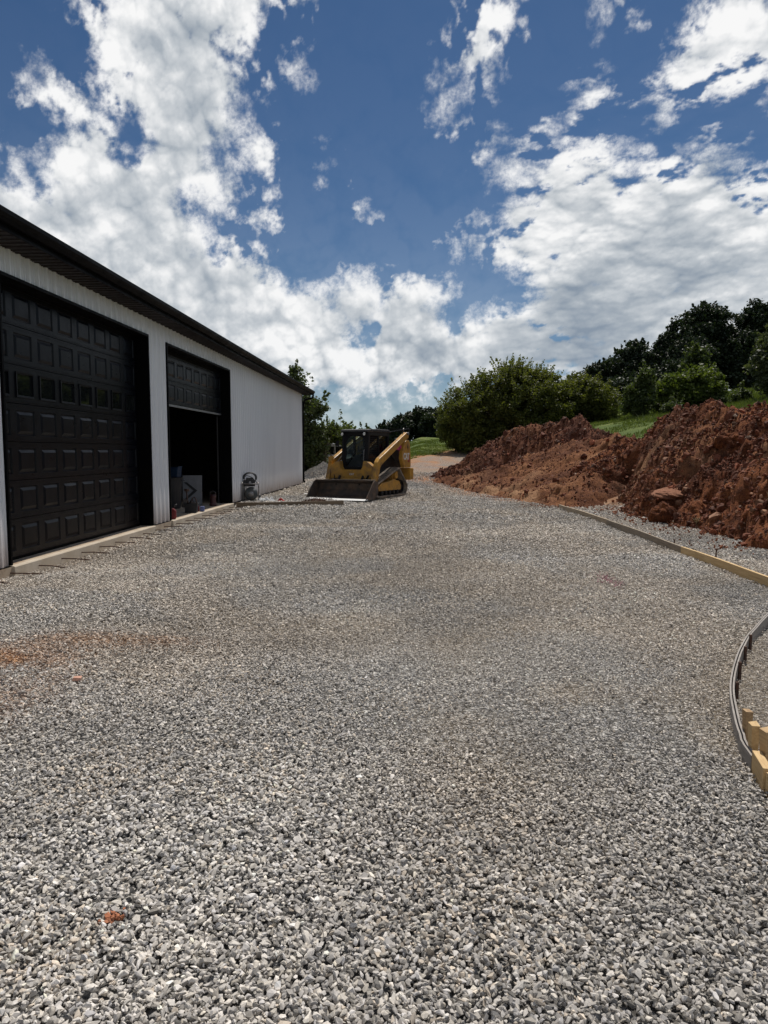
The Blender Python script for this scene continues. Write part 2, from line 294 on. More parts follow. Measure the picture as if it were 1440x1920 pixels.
def build_sky():
    az = np.concatenate([np.arange(-180, -42, 3.), np.arange(-42, -32, .5), np.arange(-32, 28, .085), np.arange(28, 38, .5), np.arange(38, 180.1, 3.)]); az[-1] = 180
    el = np.concatenate([np.arange(-1.5, 0, .5), np.arange(0, 32, .085), np.arange(32, 40, .5), np.arange(40, 90.1, 2.5)]); el[-1] = 90
    A, E = np.meshgrid(az, el); al, br = cloud_fields(A, E)
    a_, e_ = np.radians(A), np.radians(E); D = 4000.
    V = np.stack([np.sin(a_) * np.cos(e_), np.cos(a_) * np.cos(e_), np.sin(e_)], -1).reshape(-1, 3) * D
    m, nt, o = new_mat('cloud_vapour'); m.cycles.emission_sampling = 'NONE'
    d = N(nt, 'ShaderNodeVectorMath', operation='NORMALIZE'); nt.links.new(pos(nt), d.inputs[0]); dv = d.outputs[0]
    att = lambda n: N(nt, 'ShaderNodeAttribute', attribute_name=n).outputs['Fac']
    fn = math_(nt, 'SUBTRACT', noise(nt, dv, 260, 4, .65), .5)
    edge_ = att('cover'); w_ = math_(nt, 'MULTIPLY', math_(nt, 'MULTIPLY', edge_, math_(nt, 'SUBTRACT', 1.0, edge_)), 3.6)
    alpha = math_(nt, 'ADD', edge_, math_(nt, 'MULTIPLY', fn, w_), True)
    b = math_(nt, 'ADD', att('bright'), math_(nt, 'MULTIPLY', fn, .10), True)
    colr = ramp(nt, b, [(0, (.25, .31, .39)), (.35, (.41, .46, .515)), (.65, (.62, .655, .69)), (1, (1.0, 1.0, 1.0))])
    em = N(nt, 'ShaderNodeEmission'); em.inputs[1].default_value = 1.14
    sz = N(nt, 'ShaderNodeSeparateXYZ'); nt.links.new(dv, sz.inputs[0])
    veil = math_(nt, 'MULTIPLY', math_(nt, 'EXPONENT', math_(nt, 'MULTIPLY', math_(nt, 'ABSOLUTE', sz.outputs[2]), -9.5)), .72)
    colr = mixc(nt, math_(nt, 'MULTIPLY', veil, math_(nt, 'SUBTRACT', 1.0, math_(nt, 'MULTIPLY', alpha, .75))), colr, (.50, .61, .72)); alpha = math_(nt, 'MAXIMUM', alpha, veil)
    tr = N(nt, 'ShaderNodeBsdfTransparent'); ms = N(nt, 'ShaderNodeMixShader'); nt.links.new(colr, em.inputs[0]); nt.links.new(alpha, ms.inputs[0]); nt.links.new(tr.outputs[0], ms.inputs[1]); nt.links.new(em.outputs[0], ms.inputs[2])
    nt.links.new(ms.outputs[0], o.inputs[0])
    keep = ((al > 0) | (E < 46)).ravel()
    ob = np_mesh('sky', V, grid_quads(len(az), len(el), keep), m, smooth=True, attrs={'cover': ('FLOAT', al.ravel()), 'bright': ('FLOAT', br.ravel())})
    ob['kind'] = 'structure'; ob['label'] = 'blue summer sky with big broken white clouds'
build_sky()

# ---------------------------------------------------------------- stone / soil materials
def gravel_col_nodes(nt, P):
    """patches of red soil and tan dust worked into the gravel (world metres)"""
    sp = N(nt, 'ShaderNodeSeparateXYZ'); nt.links.new(P, sp.inputs[0])
    return sp
def patch_field(x, y):
    """0..1 red soil, 0..1 tan dust at world x,y"""
    n = fbm(x, y, .9, 4, 31)
    red = np.zeros(np.shape(x))
    for cx, cy, rx, ry, s in [(-3.15, 5.05, .58, .28, .8), (-2.78, 4.38, .34, .34, .8), (-2.45, 5.62, .75, .24, .6), (-3.1, 4.8, .5, .6, .55), (-2.6, 4.0, .4, .4, .3), (-4.9, 17.5, .3, 3, .12), (-4.95, 10.5, .3, 3, .15), (5.6, 19, .6, 3, .6)]:
        red = red + s * np.exp(-((x - cx) / rx) ** 2 - ((y - cy) / ry) ** 2)
    red = np.clip(red * (1.0 + 1.2 * n), 0, 1)
    tan = .80 * np.exp(-((y - 6.0 - .10 * x) / .75) ** 2) * sst(4, 1, x) * sst(-3.6, -2, x) + .4 * np.exp(-((y - 12 - .6 * x) / 1.6) ** 2) + .12 + .70 * sst(.0, .32, fbm(x, y, .55, 4, 55)) + .35 * np.exp(-((x - 2.4) / .5) ** 2) * sst(20, 12, y)
    tan = tan + .5 * np.exp(-((x - .35) / .5) ** 2 - ((y - 3.2) / .7) ** 2) + .6 * sst(13, 24, y) * sst(.0, .2, fbm(x, y * .4, .5, 3, 41) + .06)
    tx = -.75 + .045 * (y - 8) + .25 * np.sin(y * .16)
    tan = tan + .34 * (np.exp(-((x - tx - .9) / .26) ** 2) + np.exp(-((x - tx + .9) / .26) ** 2)) * sst(3.5, 6, y)
    tan = np.clip(tan * (1.25 + 1.3 * n), 0, 1)
    return red, tan
def dirt_cols(name, cs, bump=.6, sc=1.0, rock=True):
    m, nt, out = new_mat(name); p = nt.nodes.new('ShaderNodeBsdfPrincipled'); nt.links.new(p.outputs[0], out.inputs[0])
    P = pos(nt); n1 = noise(nt, P, .55 * sc, 6, .6); n2 = noise(nt, P, 7 * sc, 6, .7); n3 = noise(nt, P, 26 * sc, 7, .8)
    v = math_(nt, 'ADD', math_(nt, 'MULTIPLY', n1, .55), math_(nt, 'MULTIPLY', n2, .45))
    col = ramp(nt, v, cs)
    col = mixc(nt, ramp(nt, n3, [(.3, (.45, .45, .45)), (.62, (1.12, 1.12, 1.12))]), (0, 0, 0), col, 'MULTIPLY') if False else mixc(nt, 1.0, col, ramp(nt, n3, [(.32, (.55, .55, .55)), (.62, (1.15, 1.15, 1.15))]), 'MULTIPLY')
    if False:
        vo = N(nt, 'ShaderNodeTexVoronoi'); vo.inputs['Scale'].default_value = 13 * sc; nt.links.new(P, vo.inputs['Vector'])
        f = ramp(nt, N_sep(nt, vo.outputs['Color']), [(.90, (0, 0, 0)), (.93, (1, 1, 1))]); col = mixc(nt, f, col, (.30, .17, .11))
    col = mixc(nt, math_(nt, 'MULTIPLY', N(nt, 'ShaderNodeAttribute', attribute_name='pale').outputs['Fac'], .8), col, mixc(nt, n2, (.30, .14, .065), (.60, .38, .22)))
    nt.links.new(col, p.inputs['Base Color']); p.inputs['Roughness'].default_value = .95; p.inputs['Specular IOR Level'].default_value = .2
    b = N(nt, 'ShaderNodeBump', i_0=bump, i_1=.09); h = math_(nt, 'ADD', n2, math_(nt, 'MULTIPLY', n3, .9)); nt.links.new(h, b.inputs['Height']); nt.links.new(b.outputs[0], p.inputs['Normal'])
    return m
def N_sep(nt, c):
    s = nt.nodes.new('ShaderNodeSeparateColor'); nt.links.new(c, s.inputs[0]); return s.outputs[0]

# ground: grass, soil and gravel by stored masks
def build_ground():
    gx = np.concatenate([-np.geomspace(900, 16, 26), np.arange(-15, -6, .8), np.arange(-6, 12, .2), np.arange(12, 45, .8), np.geomspace(46, 900, 24)])
    gy = np.concatenate([-np.geomspace(300, 6, 16), np.arange(-5, 1, .8), np.arange(1, 42, .2), np.arange(42, 110, .6), np.geomspace(111, 1500, 24)])
    X, Y = np.meshgrid(gx, gy); Z = terrain(X, Y) - .014
    Z = np.where((X < -5.2) & (Y < 32.1), np.minimum(Z, -.06), Z)
    road = [(-60, -40), (7.2, -40), (6.6, 9), (6.4, 22), (4.5, 34)] + [(p[0] + 6.0, p[1] - 2) for p in ROADL[2:]] + [(14, 95), (11, 95)] + ROADL[::-1] + [(-6, 41.5), (-30, 41.5)]
    sd = poly_sd(X, Y, road) + fbm(X, Y, .5, 4, 61) * 1.2
    gr = sst(-.15, .5, sd)
    yard = sst(37, 35.5, Y + fbm(X, Y, .4, 3, 8) * 1.5)
    dirt_edge = np.exp(-(sd - .1) ** 2 / .8) * sst(34, 42, Y) + np.exp(-((X - 1.2 - (Y - 40) * .28) ** 2) / 5) * .3 * (Y > 36)
    spill = np.exp(-(np.clip(-poly_sd(X, Y, PILE_TOE_L), 0, 9) / .55) ** 2) * sst(20.3, 22.5, Y) + .9 * np.exp(-((X + .8) / 2.2) ** 2 - ((Y - 34.3) / 1.1) ** 2)
    red, tan = patch_field(X, Y)
    trk_ = (.42 + .8 * fbm(X * 1.6, Y * .35, .8, 4, 88)) * sst(33, 37, Y) * sst(-2, .5, X) * (Y < 95) * sst(-.6, .3, sd)
    soil = np.clip(np.maximum(np.maximum(np.maximum(dirt_edge, trk_), spill), red * .9) * (1 + fbm(X, Y, 1.3, 3, 19)), 0, 1)
    m, nt, out = new_mat('ground_cover'); p = nt.nodes.new('ShaderNodeBsdfPrincipled'); nt.links.new(p.outputs[0], out.inputs[0])
    P = pos(nt); att = lambda n: N(nt, 'ShaderNodeAttribute', attribute_name=n).outputs['Fac']
    n1 = noise(nt, P, .25, 6, .65); n2 = noise(nt, P, 9, 4, .7); n3 = noise(nt, P, 38, 3, .7)
    grass = ramp(nt, math_(nt, 'ADD', math_(nt, 'MULTIPLY', n1, .6), math_(nt, 'MULTIPLY', n2, .4)), [(.36, (.035, .062, .012)), (.5, (.085, .125, .020)), (.64, (.16, .175, .045))])
    vo = N(nt, 'ShaderNodeTexVoronoi'); vo.inputs['Scale'].default_value = 31; nt.links.new(P, vo.inputs['Vector'])
    st = ramp(nt, N_sep(nt, vo.outputs['Color']), [(0, (.16, .16, .165)), (.4, (.34, .34, .335)), (.8, (.52, .51, .48)), (1, (.72, .70, .66))])
    vd = ramp(nt, vo.outputs['Distance'], [(.25, (1, 1, 1)), (.62, (.22, .22, .22))])
    st = mixc(nt, 1.0, st, vd, 'MULTIPLY')
    st = mixc(nt, math_(nt, 'MULTIPLY', att('tan'), .45), st, (.26, .20, .13))
    so_ = ramp(nt, math_(nt, 'ADD', math_(nt, 'MULTIPLY', n1, .5), math_(nt, 'MULTIPLY', n3, .5)), [(.3, (.16, .065, .03)), (.52, (.34, .17, .08)), (.68, (.48, .32, .20))])
    col = mixc(nt, att('gravel'), grass, st); col = mixc(nt, math_(nt, 'MULTIPLY', att('soil'), math_(nt, 'ADD', .55, n2)), col, so_)
    nt.links.new(col, p.inputs['Base Color']); p.inputs['Roughness'].default_value = .93; p.inputs['Specular IOR Level'].default_value = .25
    b = N(nt, 'ShaderNodeBump', i_0=.9, i_1=.02); h = math_(nt, 'ADD', math_(nt, 'MULTIPLY', vo.outputs['Distance'], -1.0), n3); nt.links.new(h, b.inputs['Height']); nt.links.new(b.outputs[0], p.inputs['Normal'])
    o = np_mesh('ground', np.stack([X, Y, Z], -1).reshape(-1, 3), grid_quads(len(gx), len(gy)), m, smooth=True,
                attrs={'gravel': ('FLOAT', gr.ravel()), 'soil': ('FLOAT', soil.ravel()), 'tan': ('FLOAT', tan.ravel())})
    o['kind'] = 'structure'; o['label'] = 'gravel yard and drive running into grass and red soil'

# ---------------------------------------------------------------- soil heaps
TOE_R = [(8.2, 5.6), (6.6, 7.2), (5.9, 9.2), (5.38, 10.95), (5.05, 11.85), (5.2, 13.2), (5.55, 14.4), (5.6, 15.5), (5.1, 15.35), (5.15, 16.2), (4.85, 16.5), (4.95, 17.7), (5.5, 19.0), (6.1, 21.6), (5.3, 21.4), (4.6, 22.6), (5.0, 25), (6.5, 27.5), (9, 27), (10.5, 22), (12, 17), (12.5, 10), (11, 6)]
RIDGE_R = [(9.6, 8, 1.9), (9.4, 11, 2.35), (8.9, 14, 2.62), (8.2, 16.6, 2.72), (7.75, 18, 2.66), (7.61, 19, 2.74), (7.44, 20.2, 2.72), (7.3, 21.3, 2.38), (7.0, 23, 1.95), (6.8, 25, 1.72)]
TOE_A = [(6.4, 21.2), (5.5, 20.0), (4.61, 19.33), (3.95, 19.85), (3.33, 21.2), (2.82, 23.1), (1.93, 26.6), (1.35, 31), (.62, 32.9), (.9, 34.6), (2.6, 37), (6, 38.2), (9, 35), (10, 30), (9, 25), (7.6, 22.6)]
RIDGE_L = [(6.6, 22.6, 1.5), (7.0, 24.5, 1.95), (7.1, 26.5, 2.25), (7.1, 28, 2.55), (6.7, 29.2, 2.95), (5.97, 30.2, 2.75), (5.03, 31, 2.62), (4.26, 32, 2.4), (3.9, 33, 2.1), (3.15, 34, 1.72), (2.6, 34.8, 1.2), (2.1, 35, .7)]
RIDGE_A = [(1.7, 33.2, .25), (2.93, 31, .62), (4.0, 29.3, 1.1), (4.9, 28, 1.5), (6.0, 27, 1.9), (6.9, 25, 2.1), (7.2, 23, 2.0)]
PILE_TOE_L = TOE_A
TOE_L2 = [(1.2, 33.0), (2.5, 31.2), (3.6, 29.2), (4.6, 27.6), (5.8, 26.3), (6.6, 25.2), (8.5, 24.5), (10, 27), (10, 32), (8, 37), (4, 38), (1.6, 36.5), (.7, 34.6)]
RIDGE_L2 = [(7.2, 27.6, 2.0), (7.1, 28.5, 2.4), (6.7, 29.6, 2.85), (5.97, 30.5, 2.65), (5.03, 31.2, 2.62), (4.26, 32, 2.4), (3.9, 33, 2.1), (3.15, 34, 1.72), (2.6, 34.8, 1.2), (2.1, 35, .7)]
def pile_h(X, Y, toe, ridge, power, seed, rough=1.0):
    T = terrain(X, Y)
    Xw = X + fbm(X, Y, .9, 3, seed + 40) * .7; Yw = Y + fbm(X, Y, .9, 3, seed + 50) * .7
    dt = poly_sd(Xw, Yw, toe); dr = np.full(X.shape, 1e9); zr = np.zeros(X.shape); ws = np.zeros(X.shape)
    for a, b in zip(ridge[:-1], ridge[1:]):
        d, t = seg_d(X, Y, a[:2], b[:2]); z = a[2] + (b[2] - a[2]) * t; w = 1 / (d * d + .05) ** 2; zr += w * z; ws += w; dr = np.minimum(dr, d)
    zr /= ws; dp = np.clip(dt, 0, None); u = dp / (dp + dr + 1e-6)
    h = (zr - T) * (u ** power)
    am = sst(0, .5, dt)
    n = np.abs(fbm(X, Y, .75, 3, seed)) * -.50 + .12 + fbm(X, Y, 1.7, 3, seed + 3) * .24 + fbm(X, Y, 3.6, 4, seed + 5, .55) * .17 + fbm(X, Y, 9, 3, seed + 7, .7) * .060
    h = h + n * am * rough + .10 * am - .06
    return np.where(dt > -.25, T + np.where(dt > 0, h, -.06 + dt * .8), T - .4), dt
def build_pile(name, label, toe, ridge, power, seed, step, mat, rough=1.0):
    xs = [p[0] for p in toe]; ys = [p[1] for p in toe]
    gx = np.arange(min(xs) - .4, max(xs) + .4, step); gy = np.arange(min(ys) - .4, max(ys) + .4, step)
    X, Y = np.meshgrid(gx, gy); Z, dt = pile_h(X, Y, toe, ridge, power, seed, rough)
    jx = fbm(X, Y, 4.5, 3, seed + 60) * .10 * sst(0, .3, dt); jy = fbm(X, Y, 4.5, 3, seed + 70) * .10 * sst(0, .3, dt)
    V = np.stack([X + jx, Y + jy, Z], -1).reshape(-1, 3); pale = np.zeros(X.shape)
    for cx, cy, rx, ry, s_ in ((3.1, 25.2, .9, .5, 1.0), (2.5, 25.9, .5, .5, .8), (2.3, 29.5, .5, 2.2, .6), (3.9, 21.8, .5, .7, .7), (3.3, 23.2, .35, .9, .9), (7.0, 14.2, .8, .5, .45), (6.6, 17.2, .6, .9, .35), (8.4, 12.2, .9, .8, .4), (6.4, 20.0, .5, 1.2, .4)): pale = pale + s_ * np.exp(-((X - cx) / rx) ** 2 - ((Y - cy) / ry) ** 2)
    pale = np.clip(pale * (1 + 2.2 * fbm(X, Y, 1.8, 4, 6)), 0, 1)
    o = np_mesh(name, V, grid_quads(len(gx), len(gy), (dt > -.25).ravel()), mat, smooth=False, attrs={'pale': ('FLOAT', pale.ravel())})
    tag(o, label, 'dirt heap', 'heaps of excavated red clay'); return X, Y, Z, dt
soil_dark = dirt_cols('red_clay', [(.32, (.034, .011, .006)), (.44, (.090, .028, .012)), (.54, (.21, .070, .025)), (.66, (.36, .155, .070))])
soil_far = dirt_cols('dark_clay', [(.32, (.045, .015, .010)), (.46, (.10, .034, .018)), (.60, (.19, .075, .035)), (.74, (.36, .19, .10))])
PR = build_pile('dirt_heap', 'big near heap of red clay soil beside the timber form board', TOE_R, RIDGE_R, .86, 100, .042, soil_dark)
PL = build_pile('dirt_heap', 'farther heap of dark red clay in front of the big bush', TOE_L2, RIDGE_L2, .95, 200, .075, soil_far, .8)
apron_m = dirt_cols('orange_clay', [(.34, (.075, .028, .015)), (.46, (.15, .058, .028)), (.56, (.27, .115, .05)), (.68, (.42, .22, .11))], bump=.8)
PA = build_pile('dirt_heap', 'low spread apron of lighter orange clay at the foot of the far heap', TOE_A, RIDGE_A, 1.35, 300, .06, apron_m, .62)
build_ground()

# ---------------------------------------------------------------- scattered stones and clods (instanced on stored points)
def rock_variants(n, seed, flat, mat, k=14, sub=False):
    c = bpy.data.collections.new('rock_shapes'); r = np.random.default_rng(seed)
    for i in range(n):
        bm = bmesh.new()
        for _ in range(k):
            v = r.normal(size=3); v /= np.linalg.norm(v); v *= r.uniform(.75, 1.05); bm.verts.new(v * np.array([1, r.uniform(.62, .9), flat * r.uniform(.75, 1.2)]))
        g = bmesh.ops.convex_hull(bm, input=bm.verts); bmesh.ops.delete(bm, geom=[e for e in g['geom_interior'] if isinstance(e, bmesh.types.BMVert)], context='VERTS')
        if sub:
            bmesh.ops.subdivide_edges(bm, edges=bm.edges, cuts=1, use_grid_fill=True)
            for v in bm.verts: v.co *= r.uniform(.86, 1.1)
        me = bpy.data.meshes.new('rock'); bm.to_mesh(me); bm.free(); me.materials.append(mat)
        o = bpy.data.objects.new('rock_shape_%02d' % i, me); c.objects.link(o)
    return c
def scatter(name, label, cat, P, rot, scl, idx, tint, coll):
    n = len(P); me = bpy.data.meshes.new(name); me.vertices.add(n); me.vertices.foreach_set('co', np.asarray(P, np.float32).ravel())
    def at(nm, ty, key, a, dt_=np.float32): me.attributes.new(nm, ty, 'POINT').data.foreach_set(key, np.ascontiguousarray(a, dt_).ravel())
    at('srot', 'FLOAT_VECTOR', 'vector', rot); at('sscl', 'FLOAT_VECTOR', 'vector', scl); at('sidx', 'INT', 'value', idx, np.int32)
    at('tint', 'FLOAT_COLOR', 'color', np.concatenate([tint, np.ones((n, 1))], 1))
    o = bpy.data.objects.new(name, me); COL.objects.link(o); tag(o, label, cat, kind='stuff')
    ng = bpy.data.node_groups.new(name + '_scatter', 'GeometryNodeTree'); ng.interface.new_socket('Geometry', in_out='INPUT', socket_type='NodeSocketGeometry'); ng.interface.new_socket('Geometry', in_out='OUTPUT', socket_type='NodeSocketGeometry')
    gi = ng.nodes.new('NodeGroupInput'); go = ng.nodes.new('NodeGroupOutput'); ip = ng.nodes.new('GeometryNodeInstanceOnPoints')
    ci = ng.nodes.new('GeometryNodeCollectionInfo'); ci.inputs[0].default_value = coll; ci.inputs['Separate Children'].default_value = True; ci.inputs['Reset Children'].default_value = True
    def na(nm, ty):
        q = ng.nodes.new('GeometryNodeInputNamedAttribute'); q.data_type = ty; q.inputs[0].default_value = nm; return q.outputs[0]
    er = ng.nodes.new('FunctionNodeEulerToRotation'); L = ng.links.new
    L(gi.outputs[0], ip.inputs['Points']); L(ci.outputs[0], ip.inputs['Instance']); ip.inputs['Pick Instance'].default_value = True
    L(na('sidx', 'INT'), ip.inputs['Instance Index']); L(na('srot', 'FLOAT_VECTOR'), er.inputs[0]); L(er.outputs[0], ip.inputs['Rotation']); L(na('sscl', 'FLOAT_VECTOR'), ip.inputs['Scale']); L(ip.outputs[0], go.inputs[0])
    md = o.modifiers.new('scatter', 'NODES'); md.node_group = ng; return o
def stone_mat(name, bump=.5):
    m, nt, out = new_mat(name); p = nt.nodes.new('ShaderNodeBsdfPrincipled'); nt.links.new(p.outputs[0], out.inputs[0])
    a = N(nt, 'ShaderNodeAttribute', attribute_type='INSTANCER', attribute_name='tint')
    co = obj_co(nt); n = noise(nt, co, 2.2, 5, .7)
    col = mixc(nt, 1.0, a.outputs['Color'], ramp(nt, n, [(.3, (.72, .72, .72)), (.7, (1.22, 1.2, 1.16))]), 'MULTIPLY')
    nt.links.new(col, p.inputs['Base Color']); p.inputs['Roughness'].default_value = .82; p.inputs['Specular IOR Level'].default_value = .3
    return m
gm_ = stone_mat('crushed_limestone'); GV = rock_variants(12, 5, .62, gm_)
cm_ = stone_mat('clay_clod'); CV = rock_variants(8, 9, .8, cm_, 18, True)

def build_gravel():
    r = np.random.default_rng(11); Ps = []; Ss = []
    bands = [(1.2, 3.4, 7400, 1.0), (3.4, 6, 6200, 1.02), (6, 10, 3400, 1.16), (10, 16, 1450, 1.55), (16, 24, 600, 2.1), (24, 37, 230, 2.9)]
    for y0, y1, dn, sc in bands:
        w0, w1 = -.62 * y1 - 1.3, .56 * y1 + 1.5; n = int((y1 - y0) * (w1 - w0) * dn)
        x = r.uniform(w0, w1, n); y = r.uniform(y0, y1, n)
        k = (np.abs(x + .02 * y) < .60 * y + 1.4) & ((x > -5.06) | (y > 32.2)) & (x < 6.8) & (x > -9)
        k &= ~((y > 27) & (x < -1.5) & (r.random(n) > .8))
        dens = .86 + fbm(x, y, .5, 3, 14) * .5; k &= r.random(n) < dens
        k &= poly_sd(x, y, TOE_R) < .25; k &= poly_sd(x, y, PILE_TOE_L) < .15
        x, y = x[k], y[k]; s = np.exp(r.normal(-.02, .24, len(x))) * .0089 * sc * np.where((y > 3.6) & (y < 9.5), .93, 1)
        s *= 1 + .22 * np.clip(fbm(x, y, .35, 2, 33), -.5, .5) * 2
        s *= np.where((x > 1.9) & (y < 8) & (x > CURVX(y) + .0), .78, 1)
        z = terrain(x, y) + (r.random(len(x)) ** 1.3) * .017 * sc - .003
        Ps.append(np.stack([x, y, z], -1)); Ss.append(s)
    # the loose pile by the building's far corner
    n = 9000; x = r.normal(-5.0, 1.0, n); y = r.normal(38.2, .8, n); z = terrain(x, y) + MOUND(x, y) + .0; Ps.append(np.stack([x, y, z], -1)); Ss.append(np.exp(r.normal(0, .3, n)) * .032)
    P = np.concatenate(Ps); s = np.concatenate(Ss); n = len(P)
    red, tan = patch_field(P[:, 0], P[:, 1]); hit = r.random(n)
    g = np.clip(r.normal(.455, .14, n) * (1 + .30 * fbm(P[:, 0], P[:, 1], .8, 3, 91)), .10, .85); hue = r.normal(0, 1, n)
    base = np.stack([g * (1.035 + .012 * hue), g * .985, g * (.925 - .028 * hue)], -1)
    tn = np.stack([g * 1.20, g * 1.05, g * .88], -1); rd = np.stack([g * .80 + .08, g * .46 + .02, g * .22], -1)
    base = np.where((hit < .03 + .5 * np.clip(fbm(P[:, 0], P[:, 1], 1.6, 3, 93), 0, 1))[:, None], tn, base)
    base = base * (1 - (tan * .55)[:, None]) + tn * (tan * .55)[:, None]
    rm = (np.clip(red * 1.15 - r.random(n) * .55, 0, 1))[:, None]; base = base * (1 - rm) + rd * rm
    pk = np.exp(-((P[:, 0] - 2.29) / .10) ** 2 - ((P[:, 1] - 8.46) / .35) ** 2) > r.random(n) * 1.4
    base = np.where(pk[:, None], np.array([.42, .24, .26]), base)
    cl = np.hypot(P[:, 0] + 1.0, (P[:, 1] - 2.19)) < .03; base = np.where(cl[:, None], np.array([.34, .14, .075]), base); 
    rot = np.stack([r.normal(0, .45, n), r.normal(0, .45, n), r.uniform(0, 6.28, n)], -1)
    scl = s[:, None] * np.stack([r.uniform(.9, 1.5, n), r.uniform(.8, 1.15, n), r.uniform(.75, 1.15, n)], -1)
    scatter('gravel', 'crushed grey limestone gravel spread over the yard', 'gravel', P, rot, scl, r.integers(0, 12, n), np.clip(base, .02, .85), GV)
    print('gravel stones', n)
_cy = [3.03, 3.32, 3.54, 3.91, 4.36, 4.87, 5.43, 5.88, 6.44, 7.5]; _cx = [1.53, 1.60, 1.64, 1.76, 1.93, 2.18, 2.49, 2.77, 3.17, 4.0]
def CURVX(y): return np.interp(y, _cy, _cx)
def MOUND(x, y):
    d = np.hypot((x + 5.0) / 1.5, (y - 38.2) / 1.2); return .85 * np.clip(1 - d, 0, 1) + .10 * fbm(x, y, 1.5, 3, 3) * (d < 1.2)
build_gravel()

def build_clods():
    r = np.random.default_rng(21); Ps = []; Ss = []; Ts = []
    for (X, Y, Z, dt), n, dark in ((PR, 60000, 0), (PL, 22000, 1), (PA, 12000, 0)):
        c = np.flatnonzero((dt > -.1).ravel() & (X.ravel() < 9.3)); i = r.choice(c, n)
        x = X.ravel()[i] + r.uniform(-.04, .04, n); y = Y.ravel()[i] + r.uniform(-.04, .04, n); z = Z.ravel()[i]
        s = np.clip(r.lognormal(-3.95, .62, n), .008, .15) * (1 + .4 * dark); Ps.append(np.stack([x, y, z + s * .15], -1)); Ss.append(s)
        v = np.exp(r.normal(0, .38, n))[:, None]; c1 = np.array([.125, .040, .019]) if not dark else np.array([.105, .036, .020])
        t = c1 * v; k = r.random(n); t = np.where((k < .10)[:, None], np.array([.26, .14, .085]) * v * .8, t); t = np.where((k > .993)[:, None], np.array([.42, .32, .24]) * .9, t); Ts.append(t)
    # crumbs on the gravel along the toe, in the pour gap by the loader and in the foreground
    for cx, cy, sx, sy, n, sm in ((-2.85, 19.9, .30, .12, 300, .022), (-.99, 2.19, .020, .014, 9, .006), (5.1, 17.5, .35, 2.0, 260, .03), (4.9, 12.5, .3, 1.2, 90, .022), (2.6, 23.5, .4, .6, 130, .02), (3.9, 20.1, .5, .3, 150, .022)):
        x = r.normal(cx, sx, n); y = r.normal(cy, sy, n); s = np.abs(r.normal(sm, sm * .4, n)) + .003; z = terrain(x, y) + s * .4 + (.10 * np.exp(-((x - cx) / sx) ** 2) if sm == .022 and cy == 19.9 else .008)
        Ps.append(np.stack([x, y, z + 0 * s], -1)); Ss.append(s); v = r.uniform(.7, 1.3, n)[:, None]
        Ts.append((np.array([.34, .13, .065]) if cy < 3 else (np.array([.09, .045, .028]) if cx < 0 else np.array([.2, .075, .035]))) * v)
    P = np.concatenate(Ps); s = np.concatenate(Ss); T = np.concatenate(Ts); n = len(P)
    rot = r.uniform(0, 6.28, (n, 3)); scl = s[:, None] * r.uniform(.7, 1.3, (n, 3))
    scatter('clay_clods', 'loose red clay clods and chips over the dirt heaps', 'soil clods', P, rot, scl, r.integers(0, 8, n), T, CV)
build_clods()

# ---------------------------------------------------------------- metal building
white_metal = simple('white_painted_steel', (.80, .81, .83), (.74, .75, .77), rough=.36, scale=.8, bump=.05, bscale=3, dirt=(.42, .36, .28), dscale=1.3, dth=(.66, .9), stretch=(1, 1, .25))
def splash(m, z1, amt, colr_=(.30, .19, .12)):
    nt = m.node_tree; p = [n for n in nt.nodes if n.type == 'BSDF_PRINCIPLED'][0]; l = p.inputs['Base Color'].links[0]; src = l.from_socket
    sp = N(nt, 'ShaderNodeSeparateXYZ'); nt.links.new(pos(nt), sp.inputs[0]); n_ = noise(nt, mapping(nt, pos(nt), (1, 1, .35)), 5, 7, .7)
    h = math_(nt, 'SUBTRACT', 1.0, math_(nt, 'DIVIDE', sp.outputs[2], z1), True); f = math_(nt, 'MULTIPLY', math_(nt, 'POWER', h, 1.6), math_(nt, 'MULTIPLY', n_, amt * 2), True)
    nt.links.new(mixc(nt, f, src, colr_), p.inputs['Base Color'])
splash(white_metal, .75, .75)
black_metal = simple('black_painted_steel', (.0025, .0025, .003), (.002, .002, .0025), rough=.5, scale=2, spec=.07)
door_paint = simple('black_door_paint', (.0040, .0050, .0080), (.0030, .0038, .0060), rough=.34, scale=3, bump=.12, bscale=90, spec=.18)
splash(door_paint, .8, .14, (.12, .085, .06))
concrete = simple('concrete', (.46, .37, .27), (.36, .28, .20), rough=.9, scale=5, bump=.3, bscale=60, dirt=(.25, .16, .10), dscale=4, dth=(.5, .75))
slab_top = simple('slab_concrete', (.52, .45, .36), (.43, .36, .27), rough=.85, scale=3, bump=.2, bscale=50)
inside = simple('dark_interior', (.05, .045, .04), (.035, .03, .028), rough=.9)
rust = simple('rusty_steel', (.10, .045, .025), (.05, .028, .02), rough=.85, scale=30, bump=.4, bscale=120)
galv = simple('galvanised_steel', (.45, .46, .47), (.36, .37, .38), rough=.4, metal=.8, scale=8)
def glass_mat(name, c=(.01, .012, .012), rough=.03):
    m, nt, out = new_mat(name); p = nt.nodes.new('ShaderNodeBsdfPrincipled'); p.inputs['Base Color'].default_value = (*c, 1); p.inputs['Roughness'].default_value = rough
    b = N(nt, 'ShaderNodeBump', i_0=.02, i_1=.02); nt.links.new(noise(nt, obj_co(nt), 2.5, 2), b.inputs['Height']); nt.links.new(b.outputs[0], p.inputs['Normal']); nt.links.new(p.outputs[0], out.inputs[0]); return m
door_glass = glass_mat('tinted_door_glass')
WX, D1, D2, YE, Y0 = -5.15, (8.69, 13.54), (14.58, 19.50), 32.0, 1.0
ZT, ZO = 4.07, 3.72
BW = 12.4
